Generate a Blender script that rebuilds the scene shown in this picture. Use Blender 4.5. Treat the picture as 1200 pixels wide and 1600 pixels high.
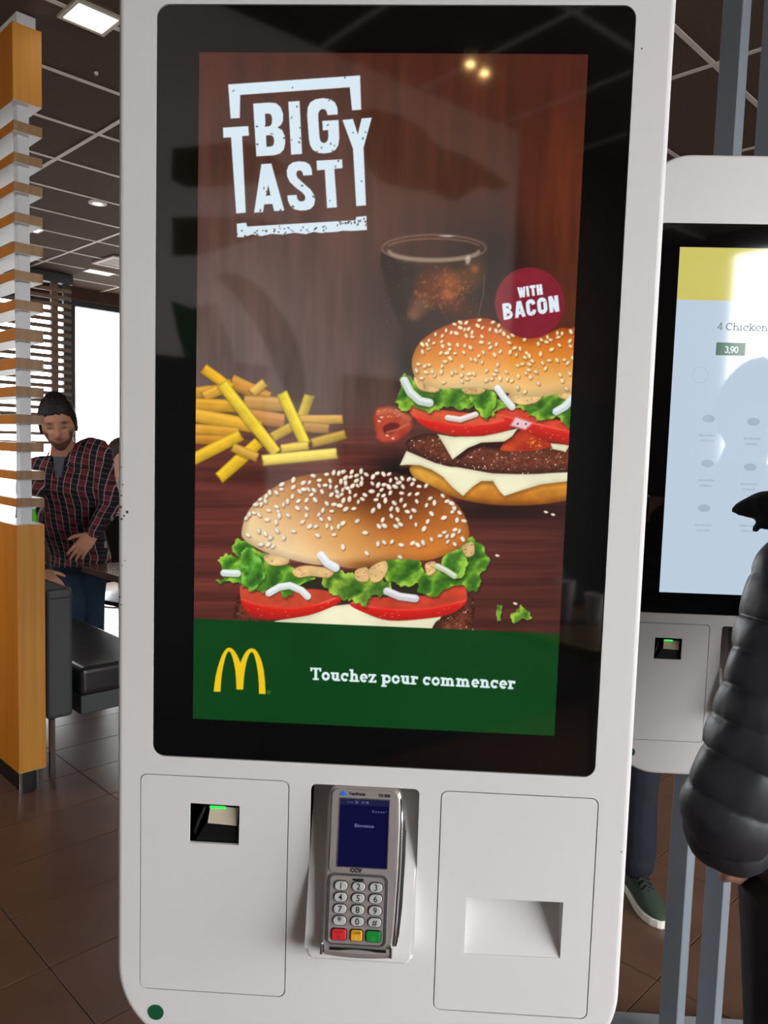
import bpy, bmesh, math, random
import numpy as np
from mathutils import Vector, Matrix

for _o in list(bpy.data.objects):
    bpy.data.objects.remove(_o, do_unlink=True)
SC = bpy.context.scene
COL = SC.collection
rnd = random.Random(7)

# ---------------------------------------------------------------- camera
FPX = 1202.0                                   # focal length in pixels of the 1200x1600 frame
CAM = np.array([0.046, -0.822, 1.5])
def cam_rows(yaw, pitch, roll):
    cy, sy, cp, sp = math.cos(yaw), math.sin(yaw), math.cos(pitch), math.sin(pitch)
    f = np.array([sy*cp, cy*cp, -sp]); r = np.array([cy, -sy, 0.0]); u = np.cross(r, f)
    c, s = math.cos(roll), math.sin(roll)
    return np.array([c*r + s*u, -s*r + c*u, f])
ROWS = cam_rows(math.radians(-2.738), math.radians(4.728), math.radians(1.729))
cd = bpy.data.cameras.new('camera')
cd.sensor_fit = 'VERTICAL'; cd.sensor_height = 36.0; cd.sensor_width = 27.0
cd.lens = 36.0*FPX/1600.0; cd.clip_start = 0.02; cd.clip_end = 300
cam = bpy.data.objects.new('camera', cd); COL.objects.link(cam)
cam.matrix_world = Matrix(((ROWS[0][0], ROWS[1][0], -ROWS[2][0], CAM[0]),
                           (ROWS[0][1], ROWS[1][1], -ROWS[2][1], CAM[1]),
                           (ROWS[0][2], ROWS[1][2], -ROWS[2][2], CAM[2]), (0, 0, 0, 1)))
SC.camera = cam

# ---------------------------------------------------------------- sky and exposure
SKY = 12.8
w = bpy.data.worlds.new('overcast_sky'); SC.world = w; w.use_nodes = True
nt = w.node_tree; nt.nodes.clear()
wo = nt.nodes.new('ShaderNodeOutputWorld'); bg = nt.nodes.new('ShaderNodeBackground')
bg.inputs[0].default_value = (0.98, 0.985, 1.0, 1); bg.inputs[1].default_value = SKY
nt.links.new(bg.outputs[0], wo.inputs[0])
SC.view_settings.view_transform = 'Standard'; SC.view_settings.look = 'None'
SC.view_settings.exposure = 0.0; SC.view_settings.gamma = 1.0
SC.view_settings.use_curve_mapping = False
try:
    SC.cycles.use_denoising = True
    SC.cycles.max_bounces = 10; SC.cycles.diffuse_bounces = 6; SC.cycles.glossy_bounces = 5
    SC.cycles.transparent_max_bounces = 12; SC.cycles.sample_clamp_indirect = 8.0
except Exception:
    pass

# ---------------------------------------------------------------- building frame: a along U, b along V
TH = math.radians(48.0)
U = np.array([math.cos(TH), math.sin(TH), 0.0]); V = np.array([-math.sin(TH), math.cos(TH), 0.0])
def AB(a, b, z=0.0):
    p = a*U + b*V
    return (p[0], p[1], z)
ROOM_A0, ROOM_A1, ROOM_B0, ROOM_B1, CEIL = -2.15, 7.0, -4.0, 7.9, 3.15

def window_light(name, a0, a1, b, z0, z1, inward):
    ld = bpy.data.lights.new(name, 'AREA'); ld.shape = 'RECTANGLE'
    ld.size = a1 - a0; ld.size_y = z1 - z0
    ld.cycles.is_portal = True
    o = bpy.data.objects.new(name, ld); COL.objects.link(o)
    o.location = AB((a0+a1)/2, b, (z0+z1)/2)
    n = Vector(inward*V)
    zax = -n; yax = Vector((0, 0, 1)); xax = yax.cross(zax)
    o.rotation_euler = Matrix((xax, yax, zax)).transposed().to_euler()
    return o
WB0 = (-1.17, 3.1, 0.5, 3.08)       # big window behind the viewer (a0,a1,z0,z1) at b = ROOM_B0
WB1 = (1.4, 6.4, 0.45, 3.02)        # window far behind the divider at b = ROOM_B1
window_light('daylight_portal', WB0[0], WB0[1], ROOM_B0-0.02, WB0[2], WB0[3], 1)
WA0 = (3.3, 5.2, 1.35, 2.75)          # window in the side wall beyond the divider (b0,b1,z0,z1) at a = ROOM_A0
def side_light(b0, b1, a, z0, z1):
    ld = bpy.data.lights.new('daylight_portal', 'AREA'); ld.shape = 'RECTANGLE'; ld.size = b1-b0; ld.size_y = z1-z0; ld.cycles.is_portal = True
    o = bpy.data.objects.new('daylight_portal', ld); COL.objects.link(o); o.location = AB(a, (b0+b1)/2, (z0+z1)/2)
    zax = -Vector(U); yax = Vector((0, 0, 1)); xax = yax.cross(zax)
    o.rotation_euler = Matrix((xax, yax, zax)).transposed().to_euler()
side_light(WA0[0], WA0[1], ROOM_A0-0.02, WA0[2], WA0[3])
window_light('daylight_portal', WB1[0], WB1[1], ROOM_B1+0.02, WB1[2], WB1[3], -1)

# ---------------------------------------------------------------- tracing helpers (photo pixel -> point in the place)
def ray(x, y):
    return np.array([(x-600)/FPX, (800-y)/FPX, 1.0]) @ ROWS
def at_y(x, y, Y):
    d = ray(x, y); return CAM + d*((Y-CAM[1])/d[1])
def at_z(x, y, Z):
    d = ray(x, y); return CAM + d*((Z-CAM[2])/d[2])
def to_px(P):
    d = (np.asarray(P)-CAM) @ ROWS.T
    return 600+FPX*d[..., 0]/d[..., 2], 800-FPX*d[..., 1]/d[..., 2]

# ---------------------------------------------------------------- materials
def lin(c):
    c = np.asarray(c, float)/255.0
    return np.where(c <= 0.04045, c/12.92, ((c+0.055)/1.055)**2.4)
MATS = {}
def mat(name, rgb, rough=0.5, metal=0.0, var=0.0, scale=8.0, bump=0.0, bscale=60.0, ior=1.45,
        emit=None, estr=1.0, stretch=(1, 1, 1), rgb2=None, coat=0.0, kind='noise'):
    if name in MATS: return MATS[name]
    m = bpy.data.materials.new(name); m.use_nodes = True; MATS[name] = m
    t = m.node_tree; b = t.nodes['Principled BSDF']
    c = lin(rgb); b.inputs['Base Color'].default_value = (*c, 1)
    b.inputs['Roughness'].default_value = rough; b.inputs['Metallic'].default_value = metal
    b.inputs['IOR'].default_value = ior
    if coat: b.inputs['Coat Weight'].default_value = coat; b.inputs['Coat Roughness'].default_value = 0.08
    tc = t.nodes.new('ShaderNodeTexCoord'); mp = t.nodes.new('ShaderNodeMapping')
    mp.inputs['Scale'].default_value = stretch
    t.links.new(tc.outputs['Object'], mp.inputs['Vector'])
    if var or rgb2 is not None:
        n = t.nodes.new('ShaderNodeTexNoise'); n.inputs['Scale'].default_value = scale
        n.inputs['Detail'].default_value = 6; t.links.new(mp.outputs[0], n.inputs['Vector'])
        r = t.nodes.new('ShaderNodeValToRGB')
        c0 = np.clip(c*(1-var), 0, 1); c1 = np.clip(c*(1+var), 0, 1) if rgb2 is None else lin(rgb2)
        r.color_ramp.elements[0].position = 0.3; r.color_ramp.elements[1].position = 0.7
        r.color_ramp.elements[0].color = (*c0, 1); r.color_ramp.elements[1].color = (*c1, 1)
        t.links.new(n.outputs['Fac'], r.inputs[0]); t.links.new(r.outputs[0], b.inputs['Base Color'])
    if bump:
        n2 = t.nodes.new('ShaderNodeTexNoise'); n2.inputs['Scale'].default_value = bscale
        n2.inputs['Detail'].default_value = 4; t.links.new(mp.outputs[0], n2.inputs['Vector'])
        bp = t.nodes.new('ShaderNodeBump'); bp.inputs['Strength'].default_value = bump
        bp.inputs['Distance'].default_value = 0.005
        t.links.new(n2.outputs['Fac'], bp.inputs['Height']); t.links.new(bp.outputs[0], b.inputs['Normal'])
    if emit is not None:
        b.inputs['Emission Color'].default_value = (*lin(emit), 1); b.inputs['Emission Strength'].default_value = estr
    return m

# ---------------------------------------------------------------- mesh helpers
class MB:
    def __init__(s): s.v = []; s.f = []; s.m = []
    def add(s, vs, fs, mi=0):
        o = len(s.v); s.v += [tuple(map(float, q)) for q in vs]
        s.f += [tuple(i+o for i in q) for q in fs]; s.m += [mi]*len(fs); return s
    def box(s, x0, x1, y0, y1, z0, z1, mi=0):
        return s.add([(x0, y0, z0), (x1, y0, z0), (x1, y1, z0), (x0, y1, z0), (x0, y0, z1), (x1, y0, z1), (x1, y1, z1), (x0, y1, z1)],
                     [(0, 3, 2, 1), (4, 5, 6, 7), (0, 1, 5, 4), (1, 2, 6, 5), (2, 3, 7, 6), (3, 0, 4, 7)], mi)
    def abbox(s, a0, a1, b0, b1, z0, z1, mi=0):
        P = [AB(a0, b0, z0), AB(a1, b0, z0), AB(a1, b1, z0), AB(a0, b1, z0), AB(a0, b0, z1), AB(a1, b0, z1), AB(a1, b1, z1), AB(a0, b1, z1)]
        return s.add(P, [(0, 3, 2, 1), (4, 5, 6, 7), (0, 1, 5, 4), (1, 2, 6, 5), (2, 3, 7, 6), (3, 0, 4, 7)], mi)
    def rings(s, R, cap0=True, cap1=True, mi=0):
        n = len(R[0]); vs = [p for r in R for p in r]; fs = []
        for i in range(len(R)-1):
            for j in range(n):
                k = (j+1) % n
                fs.append((i*n+j, i*n+k, (i+1)*n+k, (i+1)*n+j))
        if cap0: fs.append(tuple(range(n-1, -1, -1)))
        if cap1: fs.append(tuple((len(R)-1)*n+j for j in range(n)))
        return s.add(vs, fs, mi)
    def tube(s, pts, rad, n=10, mi=0, cap=True):
        pts = [Vector(p) for p in pts]
        rad = [float(q) for q in rad] if hasattr(rad, "__len__") else [float(rad)]*len(pts)
        R = []; ref = None
        for i, p in enumerate(pts):
            d = (pts[min(i+1, len(pts)-1)] - pts[max(i-1, 0)]).normalized()
            if ref is None:
                ref = Vector((0, 0, 1)) if abs(d.z) < 0.9 else Vector((1, 0, 0))
            x = ref.cross(d).normalized(); y = d.cross(x).normalized(); ref = -x.cross(d) if False else y
            ref = y
            R.append([tuple(p + rad[i]*(math.cos(2*math.pi*k/n)*x + math.sin(2*math.pi*k/n)*y)) for k in range(n)])
            ref = y
        return s.rings(R, cap, cap, mi)
    def lathe(s, prof, c=(0, 0, 0), n=24, mi=0):
        R = [[(c[0]+r*math.cos(2*math.pi*k/n), c[1]+r*math.sin(2*math.pi*k/n), c[2]+z) for k in range(n)] for r, z in prof]
        return s.rings(R, True, True, mi)

def obj(name, mb, mats, parent=None, bevel=0.0, smooth=False, seg=2, loc=None, sub=0, fixn=True):
    me = bpy.data.meshes.new(name)
    me.from_pydata(mb.v, [], mb.f)
    if not isinstance(mats, (list, tuple)): mats = [mats]
    for m in mats: me.materials.append(m)
    if len(mats) > 1: me.polygons.foreach_set('material_index', mb.m)
    if fixn:
        bm = bmesh.new(); bm.from_mesh(me); bmesh.ops.recalc_face_normals(bm, faces=bm.faces); bm.to_mesh(me); bm.free()
    if smooth: me.polygons.foreach_set('use_smooth', [True]*len(me.polygons))
    me.update()
    o = bpy.data.objects.new(name, me); COL.objects.link(o)
    if parent is not None: o.parent = parent
    if loc is not None: o.location = loc
    if bevel:
        b = o.modifiers.new('bevel', 'BEVEL'); b.width = bevel; b.segments = seg; b.limit_method = 'ANGLE'; b.angle_limit = math.radians(35)
    if sub:
        q = o.modifiers.new('sub', 'SUBSURF'); q.levels = sub; q.render_levels = sub
    return o
def link_mesh(name, me, parent=None, loc=(0, 0, 0), rot=None):
    o = bpy.data.objects.new(name, me); COL.objects.link(o); o.parent = parent; o.location = loc
    if rot: o.rotation_euler = rot
    return o
def tag(o, label=None, cat=None, group=None, kind=None):
    if label: o['label'] = label
    if cat: o['category'] = cat
    if group: o['group'] = group
    if kind: o['kind'] = kind
    return o
def thing(name, label, cat, loc=(0, 0, 0), rz=0.0, group=None):
    o = bpy.data.objects.new(name, None); COL.objects.link(o); o.empty_display_size = 0.1
    o.location = loc; o.rotation_euler = (0, 0, rz)
    return tag(o, label, cat, group)
def struct(name, mb, m, label, cat, parent=None, **k):
    o = obj(name, mb, m, parent, **k)
    if parent is None: tag(o, label, cat, kind='structure')
    return o

def rrect(x0, z0, x1, z1, r, n=8):
    P = []
    for cx, cz, a in ((x1-r, z1-r, 0), (x0+r, z1-r, 90), (x0+r, z0+r, 180), (x1-r, z0+r, 270)):
        for k in range(n+1):
            t = math.radians(a+90*k/n); P.append((cx+r*math.cos(t), cz+r*math.sin(t)))
    return P
def plate(outline, holes, y0, y1, back=True, rnd_r=0.0, inset=None):
    """flat plate in the xz plane with holes; front at y0, walls back to y1 (front edge rounded with inset(d))."""
    bm = bmesh.new()
    def loop(P, y): 
        vs = [bm.verts.new((x, y, z)) for x, z in P]
        return vs, [bm.edges.new((vs[i], vs[(i+1) % len(vs)])) for i in range(len(vs))]
    def bridge(A, B):
        n = len(A)
        for i in range(n):
            j = (i+1) % n
            bm.faces.new((A[i], A[j], B[j], B[i]))
    top = []
    if rnd_r and inset:
        seq = []
        for k in range(5):
            t = math.radians(22.5*k)
            seq.append(loop(inset(rnd_r*(1-math.sin(t))), y0 + rnd_r*(1-math.cos(t))))
        for k in range(4): bridge(seq[k][0], seq[k+1][0])
        front, fe = seq[0]; last = seq[4][0]
    else:
        front, fe = loop(outline, y0); last = front
    es = list(fe); bo = loop(outline, y1); bridge(last, bo[0])
    eb = list(bo[1])
    for h in holes:
        f, e = loop(h, y0); g, e2 = loop(h, y1); bridge(f, g); es += e; eb += e2
    bmesh.ops.triangle_fill(bm, use_beauty=True, use_dissolve=False, edges=es)
    if back: bmesh.ops.triangle_fill(bm, use_beauty=True, use_dissolve=False, edges=eb)
    bmesh.ops.recalc_face_normals(bm, faces=bm.faces)
    return bm
def obj_bm(name, bm, mats, parent=None, smooth=False):
    me = bpy.data.meshes.new(name); bm.to_mesh(me); bm.free()
    for m in (mats if isinstance(mats, (list, tuple)) else [mats]): me.materials.append(m)
    if smooth: me.polygons.foreach_set('use_smooth', [True]*len(me.polygons))
    o = bpy.data.objects.new(name, me); COL.objects.link(o); o.parent = parent
    return o
def text_mesh(name, s, size, m, parent, loc, rot=(math.radians(90), 0, 0), bold=0.0, sx=1.0, align='CENTER', shear=0.0):
    cu = bpy.data.curves.new(name, 'FONT'); cu.body = s; cu.size = size; cu.align_x = align; cu.align_y = 'CENTER'
    cu.offset = bold*size; cu.shear = shear; cu.resolution_u = 4
    cu.materials.append(m)
    tmp = bpy.data.objects.new(name, cu); COL.objects.link(tmp)
    dg = bpy.context.evaluated_depsgraph_get(); dg.update()
    me = bpy.data.meshes.new_from_object(tmp.evaluated_get(dg)); bpy.data.objects.remove(tmp); bpy.data.curves.remove(cu)
    o = bpy.data.objects.new(name, me); COL.objects.link(o); o.parent = parent
    o.location = loc; o.rotation_euler = rot; o.scale = (sx, 1, 1)
    return o

# ================================================================ THE ROOM
M_tile = mat('floor_tile_glazed', (112, 82, 66), 0.34, var=0.16, scale=3.5, bump=0.05, bscale=40)
M_grout = mat('floor_grout', (46, 36, 32), 0.85, var=0.1)
M_ceil = mat('ceiling_panel_fibre', (94, 76, 64), 0.95, var=0.22, scale=120, bump=0.3, bscale=220)
M_bar = mat('ceiling_bar_enamel', (232, 226, 220), 0.55, var=0.05)
M_slab = mat('ceiling_slab_dark', (30, 25, 22), 0.95, var=0.1)
M_wall = mat('wall_paint_warm_white', (236, 229, 220), 0.8, var=0.04, scale=3)
M_wall2 = mat('wall_paint_brown', (86, 64, 54), 0.75, var=0.08, scale=3)
M_wains = mat('wall_wainscot_dark', (52, 46, 46), 0.6, var=0.1)
M_frame = mat('window_frame_anthracite', (62, 70, 76), 0.45, var=0.06)
M_glass = bpy.data.materials.new('window_glass'); M_glass.use_nodes = True
_t = M_glass.node_tree; _t.nodes.clear()
_o = _t.nodes.new('ShaderNodeOutputMaterial'); _mx = _t.nodes.new('ShaderNodeMixShader')
_tr = _t.nodes.new('ShaderNodeBsdfTransparent'); _gl = _t.nodes.new('ShaderNodeBsdfGlossy'); _fr = _t.nodes.new('ShaderNodeFresnel')
_gl.inputs['Roughness'].default_value = 0.02; _fr.inputs[0].default_value = 1.4; _tr.inputs[0].default_value = (0.95, 0.97, 0.97, 1)
_t.links.new(_fr.outputs[0], _mx.inputs[0]); _t.links.new(_tr.outputs[0], _mx.inputs[1]); _t.links.new(_gl.outputs[0], _mx.inputs[2]); _t.links.new(_mx.outputs[0], _o.inputs[0])
M_pave = mat('street_paving_pale', (150, 148, 144), 0.9, var=0.1, scale=1.0)

floor = struct('floor', MB().abbox(ROOM_A0-0.2, ROOM_A1+0.2, ROOM_B0-0.2, ROOM_B1+0.2, -0.12, -0.006), M_grout,
               'brown tiled restaurant floor under the kiosks', 'floor')
TA, TB = 0.62, 0.305                            # tile size along U and along V
THF = math.radians(48.5 - 48.0)
tmb = MB().box(0.0015, TA-0.0015, 0.0015, TB-0.0015, -0.01, 0.0)
tile0 = obj('floor_tile', tmb, M_tile, floor, bevel=0.0012, seg=1)
_first = True
for i in range(-2, 9):
    for j in range(-13, 26):
        a0, b0 = 0.25+TA*i-TA*0, TB*j
        if not (ROOM_A0-0.1 < a0 < 6.3 and ROOM_B0 < b0 < ROOM_B1): continue
        wx, wy, _ = AB(a0+TA/2, b0+TB/2)
        px, py = to_px(np.array([wx, wy, 0.0]))
        dep = (np.array([wx, wy, 0.0])-CAM) @ ROWS[2]
        near = dep > 0.3 and -160 < px < 1360 and 900 < py < 2300 and dep < 7.5
        if not near: continue
        t = tile0 if _first else link_mesh('floor_tile', tile0.data, floor)
        if not _first:
            bv = t.modifiers.new('bevel', 'BEVEL'); bv.width = 0.0012; bv.segments = 1
        _first = False
        t.location = AB(a0, b0, rnd.uniform(-0.0006, 0.0004)); t.rotation_euler = (0, 0, TH)
# the rest of the floor, outside the picture or too far to tell the tiles apart
ML = MB()
for i in range(-5, 12):
    for j in range(-14, 27):
        a0, b0 = 0.25+TA*i, TB*j
        if not (ROOM_A0-0.7 < a0 < ROOM_A1 and ROOM_B0-0.3 < b0 < ROOM_B1): continue
        wx, wy, _ = AB(a0+TA/2, b0+TB/2); px, py = to_px(np.array([wx, wy, 0.0]))
        dep = (np.array([wx, wy, 0.0])-CAM) @ ROWS[2]
        if (ROOM_A0-0.1 < a0 < 6.3 and ROOM_B0 < b0 < ROOM_B1) and dep > 0.3 and -160 < px < 1360 and 900 < py < 2300 and dep < 7.5: continue
        a1 = min(a0+TA-0.0015, ROOM_A1+0.1); a2 = max(a0+0.0015, ROOM_A0-0.1)
        ML.abbox(a2, a1, b0+0.0015, b0+TB-0.0015, -0.01, -0.0001)
o = obj('distant_floor_tiles', ML, M_tile, floor); o['kind'] = 'stuff'

ceiling = struct('ceiling', MB().abbox(ROOM_A0-0.2, ROOM_A1+0.2, ROOM_B0-0.2, ROOM_B1+0.2, CEIL+0.03, CEIL+0.2), M_slab,
                 'dark brown suspended panel ceiling with pale grid bars', 'ceiling')
CA, CB = 1.01, 0.55
BLINES = [0.30+CB*k for k in range(-8, 15)]
def a_off(b): return 1.35 if b > 2.2 else 0.735
cm = MB().box(0.008, CA-0.008, 0.008, CB-0.008, 0.0, 0.02)
panel0 = obj('ceiling_panel', cm, M_ceil, ceiling); _first = True
rest = MB()
for b0 in BLINES:
    for k in range(-5, 8):
        a0 = a_off(b0+0.2)+CA*k
        if a0+CA < ROOM_A0 or a0 > ROOM_A1 or b0 > ROOM_B1: continue
        c = np.array(AB(a0+CA/2, b0+CB/2, CEIL)); d = (c-CAM) @ ROWS[2]
        vis = False
        if d > 0.2:
            px, py = to_px(c); vis = -250 < px < 1450 and -500 < py < 700
        if not vis:
            rest.abbox(a0+0.008, a0+CA-0.008, b0+0.008, b0+CB-0.008, CEIL, CEIL+0.02); continue
        t = panel0 if _first else link_mesh('ceiling_panel', panel0.data, ceiling)
        _first = False; t.location = AB(a0, b0, CEIL); t.rotation_euler = (0, 0, TH)
o = obj('distant_ceiling_panels', rest, M_ceil, ceiling); o['kind'] = 'stuff'
L = ROOM_A1-ROOM_A0+0.2
bar_u = obj('ceiling_bar', MB().box(0, L, -0.012, 0.012, -0.004, 0.012), M_bar, ceiling)
for n_, b0 in enumerate(BLINES):
    t = bar_u if n_ == 0 else link_mesh('ceiling_bar', bar_u.data, ceiling)
    t.location = AB(ROOM_A0-0.1, b0, CEIL); t.rotation_euler = (0, 0, TH)
bar_v = None
for (bs, be, off) in ((2.22, ROOM_B1, 1.35), (ROOM_B0, 2.22, 0.735)):
    me = None
    for k in range(-4, 8):
        a0 = off+CA*k
        if not ROOM_A0 < a0 < ROOM_A1: continue
        if me is None:
            q = obj('ceiling_cross_bar', MB().box(-0.012, 0.012, 0, be-bs, -0.004, 0.012), M_bar, ceiling); me = q.data
        else: q = link_mesh('ceiling_cross_bar', me, ceiling)
        q.location = AB(a0, bs, CEIL-0.001); q.rotation_euler = (0, 0, TH)

# walls
def wall_b(name, b0, b1, win, label, m):
    """wall along U with a window opening"""
    mb = MB(); a0, a1, z0, z1 = win
    mb.abbox(ROOM_A0-0.2, a0, b0, b1, 0, CEIL+0.03); mb.abbox(a1, ROOM_A1+0.2, b0, b1, 0, CEIL+0.03)
    mb.abbox(a0, a1, b0, b1, 0, z0); mb.abbox(a0, a1, b0, b1, z1, CEIL+0.03)
    return struct(name, mb, m, label, 'wall')
wall_b('wall_back', ROOM_B1, ROOM_B1+0.2, WB1, 'far wall with wide daylight window behind the wooden louvre', M_wall2)
wall_b('wall_front', ROOM_B0-0.2, ROOM_B0, WB0, 'brown wall with large window facing the kiosks', M_wall2)
_w = MB()
for q in ((ROOM_B0, WA0[0], 0, CEIL+0.03), (WA0[1], ROOM_B1, 0, CEIL+0.03), (WA0[0], WA0[1], 0, WA0[2]), (WA0[0], WA0[1], WA0[3], CEIL+0.03)):
    _w.abbox(ROOM_A0-0.2, ROOM_A0, q[0], q[1], q[2], q[3])
wl = struct('wall_left', _w, M_wall, 'warm white side wall with painted green arcs', 'wall')
struct('wall_right', MB().abbox(ROOM_A1, ROOM_A1+0.2, ROOM_B0, ROOM_B1, 0, CEIL+0.03), M_wall2, 'brown side wall beyond the kiosks', 'wall')
obj('wainscot', MB().abbox(ROOM_A0+0.0005, ROOM_A0+0.03, -1.11, WA0[0]-0.02, 0.0, 1.82), M_wains, wl)
obj('wainscot', MB().abbox(ROOM_A0+0.0005, ROOM_A0+0.03, ROOM_B0+0.001, -1.52, 0.0, 1.82), M_wains, wl)
obj('wainscot', MB().abbox(ROOM_A0+0.0005, ROOM_A0+0.03, -1.518, -1.112, 0.0, 1.0), M_wains, wl)
obj('brown_panel', MB().abbox(ROOM_A0+0.0005, ROOM_A0+0.012, ROOM_B0+0.001, -2.6, 1.8205, CEIL-0.006), M_wall2, wl)
def window(name, label, b, inward, win, ncol, rails=()):
    a0, a1, z0, z1 = win
    root = thing(name, label, 'window'); root['kind'] = 'structure'
    fr = MB(); t = 0.06
    lo, hi = (b-0.14, b-0.05) if inward < 0 else (b+0.05, b+0.14)
    lo, hi = sorted((b+inward*-0.14, b+inward*-0.05))
    fr.abbox(a0, a1, lo, hi, z0, z0+t); fr.abbox(a0, a1, lo, hi, z1-t, z1)
    obj('window_frame', fr, M_frame, root)
    for k in range(ncol+1):
        a = a0+(a1-a0-t)*k/ncol
        obj('mullion', MB().abbox(a, a+t, lo, hi, z0+t, z1-t), M_frame, root)
    for z in rails:
        obj('transom', MB().abbox(a0+t, a1-t, lo+0.01, hi-0.01, z, z+0.05), M_frame, root)
    for k in range(ncol):
        x0 = a0+(a1-a0-t)*k/ncol+t; x1 = a0+(a1-a0-t)*(k+1)/ncol
        mid = (lo+hi)/2
        mb = MB().add([AB(x0, mid, z0+t), AB(x1, mid, z0+t), AB(x1, mid, z1-t), AB(x0, mid, z1-t)], [(0, 1, 2, 3)])
        obj('pane', mb, M_glass, root)
    return root
window('window_1', 'wide bright window behind the wooden louvre and tables', ROOM_B1, -1, WB1, 3)
window('window_2', 'large window bringing daylight onto the kiosk fronts', ROOM_B0, 1, WB0, 3)
w3 = thing('window_3', 'side window beyond the wooden divider', 'window'); w3['kind'] = 'structure'
_lo, _hi = ROOM_A0-0.14, ROOM_A0-0.05; _t6 = 0.06
_f = MB(); _f.abbox(_lo, _hi, WA0[0], WA0[1], WA0[2], WA0[2]+_t6); _f.abbox(_lo, _hi, WA0[0], WA0[1], WA0[3]-_t6, WA0[3]); obj('window_frame', _f, M_frame, w3)
for k in range(4):
    b = WA0[0]+(WA0[1]-WA0[0]-_t6)*k/3; obj('mullion', MB().abbox(_lo, _hi, b, b+_t6, WA0[2]+_t6, WA0[3]-_t6), M_frame, w3)
    if k < 3:
        x0 = b+_t6; x1 = WA0[0]+(WA0[1]-WA0[0]-_t6)*(k+1)/3; mid = (_lo+_hi)/2
        obj('pane', MB().add([AB(mid, x0, WA0[2]+_t6), AB(mid, x1, WA0[2]+_t6), AB(mid, x1, WA0[3]-_t6), AB(mid, x0, WA0[3]-_t6)], [(0, 1, 2, 3)]), M_glass, w3)
g = MB().box(-60, 60, -60, 60, -0.35, -0.3)
tag(obj('ground', g, M_pave), 'pale paved ground outside the windows', 'ground', kind='structure')

# ================================================================ KIOSKS
M_white = mat('kiosk_white_enamel', (214, 211, 210), 0.38, var=0.015, scale=4, bump=0.02, bscale=300)
M_black = mat('black_glass', (6, 6, 7), 0.04, ior=1.85, var=0.02, scale=3)
M_dark = mat('dark_plastic', (14, 14, 15), 0.4, var=0.1)
M_steel = mat('post_grey_paint', (122, 128, 136), 0.42, var=0.04, scale=6)
M_base = mat('base_plate_grey', (150, 153, 158), 0.5, var=0.05)
M_green = mat('green_sticker', (16, 84, 52), 0.45, var=0.05)
M_led = mat('scanner_led_green', (20, 120, 40), 0.4, emit=(40, 235, 70), estr=1.6)
M_beige = mat('scanner_mirror_beige', (196, 182, 160), 0.3, var=0.03)
M_chip = mat('chipped_paint_mark', (70, 62, 58), 0.8, var=0.1)

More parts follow.
